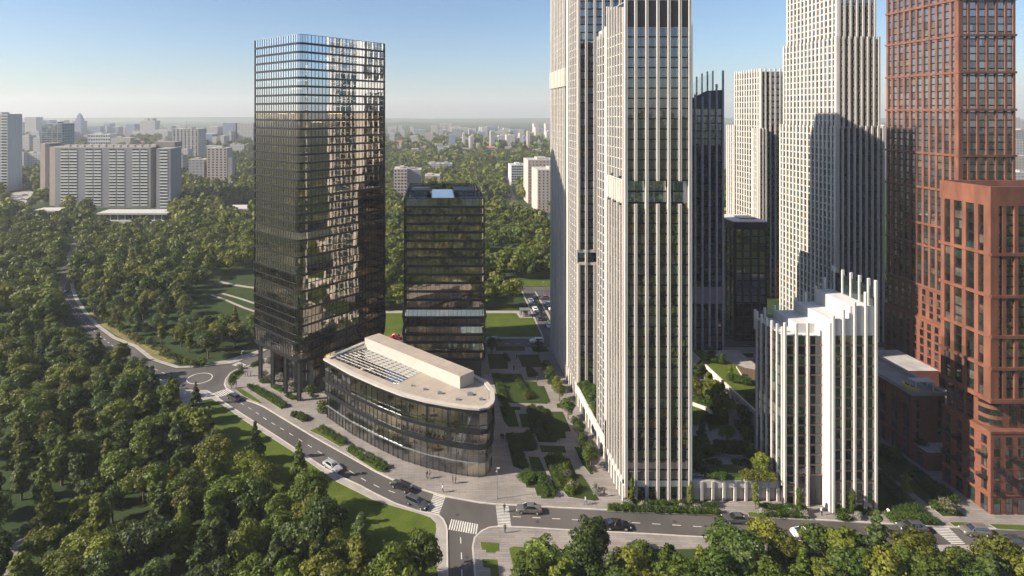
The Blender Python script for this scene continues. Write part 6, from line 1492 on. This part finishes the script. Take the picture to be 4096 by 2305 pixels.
def car(px, py, head, typ, pname, pcol, label, cat='car', z=.02, group='cars', wpos=None, metal=.55, simple=False):
    L_, Hh, st, (c0, c1, r0, r1) = TYPES[typ]; W = .92; P = paint(pname, pcol, metal)
    x, y = wpos or G(px, py)
    e = empty('parked_car' if 'parked' in label else 'car', (x, y, z), label, cat, group, head)
    b = MB(); rings = []
    for sx, zt, wf in st:
        w_ = W*wf; zb = .30 if abs(sx) < .47 else .38
        rings.append([(sx*L_, -w_*.90, zb), (sx*L_, -w_, zb+.16), (sx*L_, -w_, min(.60, zt-.08)), (sx*L_, -w_*.96, zt-.07), (sx*L_, -w_*.80, zt), (sx*L_, 0, zt+.025), (sx*L_, w_*.80, zt), (sx*L_, w_*.96, zt-.07), (sx*L_, w_, min(.60, zt-.08)), (sx*L_, w_, zb+.16), (sx*L_, w_*.90, zb)])
    n = 11; vs = [p for rg in rings for p in rg]; fs = []
    for i in range(len(rings)-1):
        for j in range(n):
            fs.append((i*n+j, i*n+(j+1) % n, (i+1)*n+(j+1) % n, (i+1)*n+j)[::-1])
    fs.append(tuple(range(n))); fs.append(tuple(range(len(vs)-1, len(vs)-n-1, -1)))
    b.add(vs, fs, P)
    for sx in (-.30, .30):
        for s in (-1, 1):
            k = 10; c = [(sx*L_+math.cos(math.pi*i/k)*.38, s*(W+.003), .33+math.sin(math.pi*i/k)*.38) for i in range(k+1)]
            b.add(c, [tuple(range(k+1)) if s < 0 else tuple(range(k, -1, -1))], M['rubber'])
    b.box(-.505*L_, -.495*L_, -.26, .26, .5, .62, M['plate']); b.box(.495*L_, .506*L_, -.5, .5, .36, .52, M['dark'])
    bo = b.build('body', e)
    md = bo.modifiers.new('bevel', 'BEVEL'); md.width = .03; md.segments = 2; md.limit_method = 'ANGLE'
    zb_ = st[4][1]-.04; zr = Hh; g_ = MB()
    A = [(c0*L_, -.80), (c1*L_, -.80), (c1*L_, .80), (c0*L_, .80)]; T = [(r0*L_, -.60), (r1*L_, -.60), (r1*L_, .60), (r0*L_, .60)]
    g_.add([(*p, zb_) for p in A]+[(*p, zr-.05) for p in T], [(0, 1, 5, 4), (1, 2, 6, 5), (2, 3, 7, 6), (3, 0, 4, 7), (4, 5, 6, 7)], M['cglass'])
    g_.build('windows', e)
    rf = MB(); rf.add([(T[0][0]-.05, -.61, zr-.06), (T[1][0]+.02, -.61, zr-.06), (T[1][0]+.02, .61, zr-.06), (T[0][0]-.05, .61, zr-.06), (T[0][0]+.1, -.52, zr), (T[1][0]-.1, -.52, zr), (T[1][0]-.1, .52, zr), (T[0][0]+.1, .52, zr)],
           [(0, 1, 5, 4), (1, 2, 6, 5), (2, 3, 7, 6), (3, 0, 4, 7), (4, 5, 6, 7)], P)
    for s in (-1, 1):
        for xa, xr in ((c0, r0), (c1, r1), ((c0+c1)/2-.01, (r0+r1)/2)):
            rf.tube((xa*L_, s*.81, zb_), (xr*L_, s*.61, zr-.05), .035, .035, P if xr != (r0+r1)/2 else M['dark'], 4)
    rf.build('roof', e)
    for sx in (-.30, .30):
        for s in (-1, 1):
            m = MB(); m.tube((sx*L_, s*(W-.16), .33), (sx*L_, s*(W+.03), .33), .33, .33, M['rubber'], 16); w_ = m.build('wheel', e)
            m = MB(); m.tube((sx*L_, s*(W+.0), .33), (sx*L_, s*(W+.04), .33), .22, .20, M['rim'], 10); m.build('rim', w_)
    for s in (-1, 1):
        m = MB(); zz_ = st[-2][1]-.12; m.box(.455*L_, .488*L_, min(s*.55, s*.80), max(s*.55, s*.80), zz_-.10, zz_+.06, M['head']); m.build('headlight', e)
        m = MB(); zz_ = st[1][1]-.14; m.box(-.497*L_, -.475*L_, min(s*.52, s*.84), max(s*.52, s*.84), zz_-.08, zz_+.07, M['tail']); m.build('tail_light', e)
        m = MB(); m.box(c1*L_*.8, c1*L_*.8+.16, min(s*.9, s*1.06), max(s*.9, s*1.06), zb_+.02, zb_+.16, P); m.build('wing_mirror', e)
    return e
def hd(a, b_): (x0, y0), (x1, y1) = G(*a), G(*b_); return math.atan2(y1-y0, x1-x0)
S = 'cars on the road'
car(1330,1875,hd((1253,1794),(1395,1882)),'sedan','silver',(.55,.56,.58),'silver sedan driving down the curve beside the lower planted bed',group=S)
car(1606,1955,hd((1660,1990),(1560,1945)),'wagon','black',(.015,.016,.018),'black estate car driving up the curve past the curved building',group=S)
car(1668,2022,hd((1590,1985),(1700,2035)),'wagon','graphite',(.09,.10,.11),'dark grey estate car stopping at the angled crossing',group=S)
car(2115,2048,hd((2200,2052),(2050,2045)),'sedan','greybrown',(.20,.185,.175),'grey brown sedan just right of the crossing with a walker',group=S)
car(2467,2112,hd((2400,2106),(2540,2112)),'coupe','gloss_black',(.008,.008,.009),'gloss black coupe in the near lane below the front tower',group=S)
car(2944,2088,hd((3020,2092),(2870,2084)),'sedan','gunmetal',(.12,.12,.12),'gunmetal fastback half behind a tree before the podium arcade',group=S)
car(3224,2147,hd((3150,2143),(3300,2150)),'coupe','white',(.80,.80,.78),'white coupe in the near lane behind small trees',group=S,metal=0)
car(3392,2156,hd((3320,2150),(3460,2158)),'sedan','navy',(.03,.035,.05),'dark sedan almost hidden behind trees right of the white coupe',group=S)
car(3648,2124,hd((3720,2128),(3580,2119)),'suv','steelgrey',(.13,.13,.14),'dark grey utility car left of the right hand crossing',group=S)
car(3901,2138,hd((3970,2142),(3830,2133)),'suv','taupe',(.26,.235,.21),'taupe utility car right of the right hand crossing',group=S)
car(4062,2180,hd((3990,2176),(4130,2184)),'sedan','mocha',(.10,.085,.08),'dark brown sedan cut by the right edge of the picture',group=S)
car(934,1598,hd((980,1625),(900,1577)),'suv','slate',(.06,.07,.08),'dark hatchback leaving towards the roundabout at the zebra crossing',group=S)
car(262,1176,math.radians(95),'sedan','black',(.015,.016,.018),'dark car on the forest road between the woods',group=S)

car(0,0,math.pi,'sedan','navy',(.03,.035,.05),'dark sedan on the rear street beside the dark office block',wpos=(20.0,192.8),group=S)
car(0,0,math.pi,'suv','white',(.80,.80,.78),'white utility car on the rear street near the junction',wpos=(33.6,191.2),group=S,metal=0)
car(1580,1356,math.pi,'sedan','red',(.55,.03,.02),'red car glimpsed between the two dark glass buildings',group=S)
for i, (yy, t, pn, pc, lb) in enumerate([(232.5,'sedan','silver',(.55,.56,.58),'silver car parked at the far end of the side street row'),(226.5,'sedan','navy',(.03,.035,.05),'dark blue car parked second from the far end of the side street row'),(222.6,'sedan','white',(.8,.8,.78),'white car parked in the middle of the side street row'),
        (218,'suv','graphite',(.09,.10,.11),'grey car parked next to the white car in the side street row'),(213.2,'sedan','black',(.015,.016,.018),'black car parked at the near end of the side street row')]):
    car(0,0,math.radians(91),t,pn,pc,lb,wpos=(38.6+.0*i, yy),group='cars parked on the side street')
for i, (xx, yy, pn, pc, lb) in enumerate([(45.3,236,'greybrown',(.20,.185,.175),'grey brown car parked apart beyond the side street hedge'),(45.0,228,'silver',(.55,.56,.58),'silver car parked nose in, first of three by the tower edge'),(45.6,225.2,'navy',(.03,.035,.05),'dark car parked between two pale cars by the tower edge'),(46.2,222.4,'white',(.8,.8,.78),'white car parked nearest of three by the tower edge')]):
    car(0,0,math.radians(8),'sedan',pn,pc,lb,z=.06,wpos=(xx,yy),group='cars parked beside the side street')
car(2197,1308,math.radians(92),'sedan','white',(.8,.8,.78),'white car on the side street half behind the finned tower',group=S,metal=0)
rr = random.Random(5)
def tinycar(x, y, a, i, lab):
    P = paint(*[('white',(.8,.8,.78),0),('silver',(.55,.56,.58),.5),('black',(.015,.016,.018),.5),('navy',(.03,.035,.05),.5),('red',(.55,.03,.02),.3)][i % 5]); b = MB()
    pr = [(-2.3,.35),(-2.3,.85),(-1.6,.95),(-1.1,1.42),(.3,1.42),(1.0,.95),(2.1,.8),(2.3,.4)]
    n = len(pr); b.add([(p[0],-.88,p[1]) for p in pr]+[(p[0],.88,p[1]) for p in pr], [tuple(range(n))[::-1][::-1], tuple(range(2*n-1, n-1, -1))]+[(k,(k+1)%n,n+(k+1)%n,n+k)[::-1] for k in range(n)], P)
    b.add([(-1.55,-.9,.97),(.9,-.9,.97),(.25,-.9,1.34),(-1.1,-.9,1.34)],[(0,1,2,3)],M['cglass']); b.add([(.35,-.8,1.40),(.35,.8,1.40),(1.02,.8,.98),(1.02,-.8,.98)],[(0,3,2,1)],M['cglass'])
    for sx in (-1.4,1.4):
        for s in (-.8,.8): b.tube((sx,s-.1,.32),(sx,s+.1,.32),.32,.32,M['rubber'],8)
    o = b.build('distant_car', loc=(x, y, .06)); o.rotation_euler = (0, 0, a); tag(o, lab, 'car', 'distant cars in the far road')
dc = [(1990,826),(2010,822),(2035,830),(2060,826),(2085,838),(2075,850),(2100,852),(2110,866),(2130,860),(2140,872),(2125,878),(2150,880),(2165,890),(2180,893),(2100,842),(2050,838),(2120,848),(2150,866),(2040,790),(2035,770)]
for i, (px, py) in enumerate(dc):
    x, y = G(px, py); tinycar(x, y, rr.uniform(-.4, .4)+(1.2 if i > 17 else 0), i, 'tiny car in the far traffic beyond the chamfered office block')
for i, (px, py) in enumerate([(75,790),(90,800),(85,812),(100,783),(78,820)]):
    x, y = G(px, py); tinycar(x, y, .8, i, 'tiny car on the far road beside the tower block at the left edge')

# ------------------------------------------------------------------ street lamps
def lamp(px, py, h, label, arm=0):
    x, y = G(px, py); e = empty('street_lamp', (x, y, .14), label, 'street lamp', 'street lamps')
    m = MB(); m.tube((0, 0, 0), (0, 0, h), .07, .045, M['steel'], 8); m.box(-.14, .14, -.14, .14, 0, .12, M['steel']); m.build('pole', e)
    m = MB(); m.box(-.1, .45, -.12, .12, h-.08, h+.02, M['white']); m.build('lamp_head', e)
    m = MB(); m.box(-.28, -.04, -.1, .1, h-.75, h-.6, M['white']); m.tube((0, 0, h-.65), (-.2, 0, h-.65), .02, .02, M['steel'], 5); m.build('camera_box', e)
lamp(1989, 1998, 5.95, 'tall pale lamp post on the plaza edge by the crossing')
lamp(968, 1480, 5.4, 'lamp post beside the zebra crossing behind the roundabout')
x, y = G(2173, 1165); 
lamp(2173, 1166, 4.0, 'thin lamp post at the far end of the side street'); lamp(1902, 1275, 3.0, 'short lamp post behind the dark office block lawn')

# ------------------------------------------------------------------ people
SKIN = mat('skin', (.42, .26, .18), .6, var=.03)
def cloth(name, c): 
    if name not in M: M[name] = mat(name, c, .8, var=.08)
    return M[name]
def person(px, py, label, top, legs, hair=(.04, .025, .015), pose='stand', face=0.0, z=.14, h=1.76, group='people walking', skirt=None, wpos=None):
    x, y = wpos or G(px, py, z); e = empty('person', (x, y, z), label, 'person', group, face); e.scale = (h/1.76,)*3
    st = {'stand': (.04, .04, .12), 'walk': (.30, -.26, .35)}[pose]; lf, lb_, arm = st
    V, E, Rr = [], [], []
    def v(p, r_, par=None):
        V.append(p); Rr.append(r_)
        if par is not None: E.append((par, len(V)-1))
        return len(V)-1
    pel = v((0, 0, .95), .135); sp = v((0, 0, 1.12), .125, pel); ch = v((.01, 0, 1.34), .15, sp); nk = v((.01, 0, 1.50), .055, ch)
    for s, f in ((-1, lf), (1, lb_)):
        hp = v((0, s*.09, .90), .105, pel); kn = v((f*.5+.03, s*.10, .50), .065, hp); an = v((f-.02, s*.10, .09), .042, kn); v((f+.14, s*.11, .035), .035, an)
        sh = v((0, s*.19, 1.42), .06, ch); el = v((-f*arm*.4-.02, s*.25, 1.15), .042, sh); wr = v((-f*.55+.08, s*.25, .92), .028, el); pm = v((-f*.6+.10, s*.25, .85), .03, wr)
        for q in range(4): a = v((-f*.6+.08+q*.022, s*.25, .79-.004*(q % 2)), .010, pm); v((-f*.6+.09+q*.022, s*.24, .75), .008, a)
        v((-f*.6+.15, s*.235, .83), .010, pm)
    me = bpy.data.meshes.new('body'); me.from_pydata(V, E, []); o = bpy.data.objects.new('body_tmp', me); C.objects.link(o)
    sk = o.modifiers.new('s', 'SKIN'); o.modifiers.new('u', 'SUBSURF').levels = 1
    if not me.skin_vertices: me.attributes  # layer is created with the modifier
    if me.skin_vertices:
        for i, r_ in enumerate(Rr): me.skin_vertices[0].data[i].radius = (r_, r_*(1.0 if i != 2 else .8))
        me.skin_vertices[0].data[0].use_root = True
    dg = bpy.context.evaluated_depsgraph_get(); dg.update(); ev = o.evaluated_get(dg); nm = bpy.data.meshes.new_from_object(ev); bpy.data.objects.remove(o)
    # head joined to the neck: ellipsoid with nose, eyes and mouth as small relief
    co = [tuple(q.co) for q in nm.vertices]; fc = [tuple(p.vertices) for p in nm.polygons]; b0 = len(co); NU, NV = 12, 9
    for i in range(NV+1):
        ph = math.pi*i/NV
        for j in range(NU):
            th = 2*math.pi*j/NU; rx = .098*(1+(.14 if j == 0 and i == 5 else 0)-(.05 if j in (1, 11) and i == 4 else 0)); co.append((.02+rx*math.sin(ph)*math.cos(th), .078*math.sin(ph)*math.sin(th)*(1-.12*(i > 5)), 1.63-.125*math.cos(ph)*-1))
    for i in range(NV):
        for j in range(NU): fc.append((b0+i*NU+j, b0+i*NU+(j+1) % NU, b0+(i+1)*NU+(j+1) % NU, b0+(i+1)*NU+j))
    fm = bpy.data.meshes.new('body'); fm.from_pydata(co, [], fc); tm, lm = cloth('top_'+'_'.join(f'{c:.2f}' for c in top), top), cloth('legs_'+'_'.join(f'{c:.2f}' for c in legs), legs)
    for m_ in (SKIN, tm, lm, M['dark2']): fm.materials.append(m_)
    for p in fm.polygons:
        c = p.center; p.use_smooth = True
        hand = abs(c.y) > .2 and c.z < .93
        p.material_index = 0 if c.z > 1.47 or hand else 1 if (c.z > .93 or abs(c.y) > .205) else 3 if c.z < .10 else 2
    bo = bpy.data.objects.new('body', fm); C.objects.link(bo); bo.parent = e
    hm = MB(); hv = cloth('hair_'+f'{hair[0]:.2f}', hair)
    for i in range(5):
        for j in range(10):
            def P(i_, j_):
                ph = (math.pi*.62)*i_/5; th = 2*math.pi*j_/10; k = 1.10; fr_ = .82 if math.cos(th) > .3 and i_ > 2 else 1
                return (.01+.1*k*math.sin(ph)*math.cos(th)*fr_, .08*k*math.sin(ph)*math.sin(th), 1.64+.125*k*math.cos(ph))
            hm.quad(P(i, j), P(i+1, j), P(i+1, j+1), P(i, j+1), hv)
    hm.build('hair', e, smooth=True)
    return e
K, N_, W_ = (.02, .02, .025), (.03, .045, .09), (.65, .64, .62)
f0 = hd((1982,2019),(2200,2030))
person(1708,1915,'person in dark jacket and blue jeans walking beside a companion in tan',K,N_,pose='walk',face=2.6)
person(1719,1914,'person in a tan coat walking beside a companion in dark jacket',(.42,.30,.22),(.38,.28,.22),pose='walk',face=2.6,h=1.66)
person(1811,1934,'person in dark clothes with bare legs talking under the rounded nose of the curved building',K,(.08,.06,.06),face=.3,h=1.66)
person(1823,1935,'person in a dark suit standing under the rounded nose of the curved building',(.03,.035,.05),(.03,.035,.05),face=2.8)
person(1771,1970,'person in white shirt and black trousers walking alone on the plaza edge',(.8,.8,.78),K,pose='walk',face=-.3,h=1.7)
person(2017,2049,'person in a dark jacket crossing the zebra towards the plaza',K,(.10,.13,.18),pose='walk',face=-1.4,z=.03)
person(2020,2133,'person in a dark jacket and blue jeans waiting at the near end of the zebra',(.03,.035,.045),(.04,.08,.16),face=1.5)
person(2342,2019,'person in pale top and blue jeans walking past the front plaza bed',(.42,.46,.48),(.08,.12,.18),pose='walk',face=0,h=1.74)
person(2416,1987,'person in brown clothes carrying a coat near the front cream tower',(.14,.08,.06),(.05,.045,.05),face=2.2)
person(2004.7,1760,'left person of the dark clad couple walking in the shaded plaza',K,K,face=-1.57,pose='walk')
person(2012.4,1760,'right person of the dark clad couple walking in the shaded plaza',(.04,.035,.035),K,face=-1.57,pose='walk')
person(980,1507,'leftmost of three people standing together beside the outer tower column, lilac top',(.28,.25,.40),N_,face=0)
person(991,1505,'middle of three people standing together beside the outer tower column, pale top and dark shorts',(.45,.42,.55),K,face=3.1,h=1.68)
person(1003,1505,'rightmost of three people standing together beside the outer tower column, all in blue',(.12,.14,.28),N_,face=3.1)
person(926,1556.5,'leftmost of three people waiting at the zebra near the roundabout, lilac shirt and jeans',(.20,.18,.32),(.05,.08,.15),face=3.1)
person(933,1553.5,'middle of three people waiting at the zebra near the roundabout, dark top and tan trousers',(.05,.04,.06),(.30,.20,.15),face=3.1)
person(945,1552,'rightmost of three people waiting at the zebra near the roundabout, all in black',K,K,face=3.1)
person(3286.6,2062,'person in white top and black trousers at the white block entrance',(.7,.7,.68),K,face=-1.5,h=1.7)
person(3553,2068,'person in white clothes standing at the end of the garden alley',(.75,.75,.73),(.6,.6,.6),face=.5)
person(2066,1439,'distant person on the shaded plaza between the far beds',K,N_,face=1); person(2055,1484,'distant person near the big plaza bed corner',K,K,face=2); person(2149,1529,'distant person beside the dark plaza trees',N_,K,face=2)

# ------------------------------------------------------------------ haze
hz = MB(); hz.box(-6450, 6450, -1520, 6450, -1.2, 230, M['white']); ho = hz.build('haze'); ho['kind'] = 'stuff'; ho['label'] = 'pale morning haze over the plain'; ho['category'] = 'haze'
hm = bpy.data.materials.new('haze'); hm.use_nodes = True; hn = hm.node_tree; hn.nodes.remove(hn.nodes['Principled BSDF'])
pv = hn.nodes.new('ShaderNodeVolumePrincipled'); pv.inputs['Color'].default_value = (.82, .84, .90, 1); pv.inputs['Density'].default_value = .00016; pv.inputs['Anisotropy'].default_value = .15
hn.links.new(pv.outputs[0], hn.nodes['Material Output'].inputs['Volume']); ho.data.materials.clear(); ho.data.materials.append(hm)

# ------------------------------------------------------------------ tell look-alikes apart by their order in the view
ORD = ['first', 'second', 'third', 'fourth', 'fifth', 'sixth', 'seventh', 'eighth', 'ninth', 'tenth', 'eleventh', 'twelfth', 'thirteenth', 'fourteenth', 'fifteenth', 'sixteenth', 'seventeenth', 'eighteenth', 'nineteenth', 'twentieth']
same = {}
for o in sc.objects:
    if o.parent is None and o.get('label'): same.setdefault(o['label'], []).append(o)
for lb, os_ in same.items():
    if 1 < len(os_) <= 20 and len(lb.split()) <= 13:
        os_.sort(key=lambda o: o.location.x/max(1, o.location.y))
        for i, o in enumerate(os_): o['label'] = lb.rstrip() + (', left one' if len(os_) == 2 and i == 0 else ', right one' if len(os_) == 2 else f', {ORD[i]} from left')
    if len(lb.split()) > 16: print('LONG', len(lb.split()), lb)
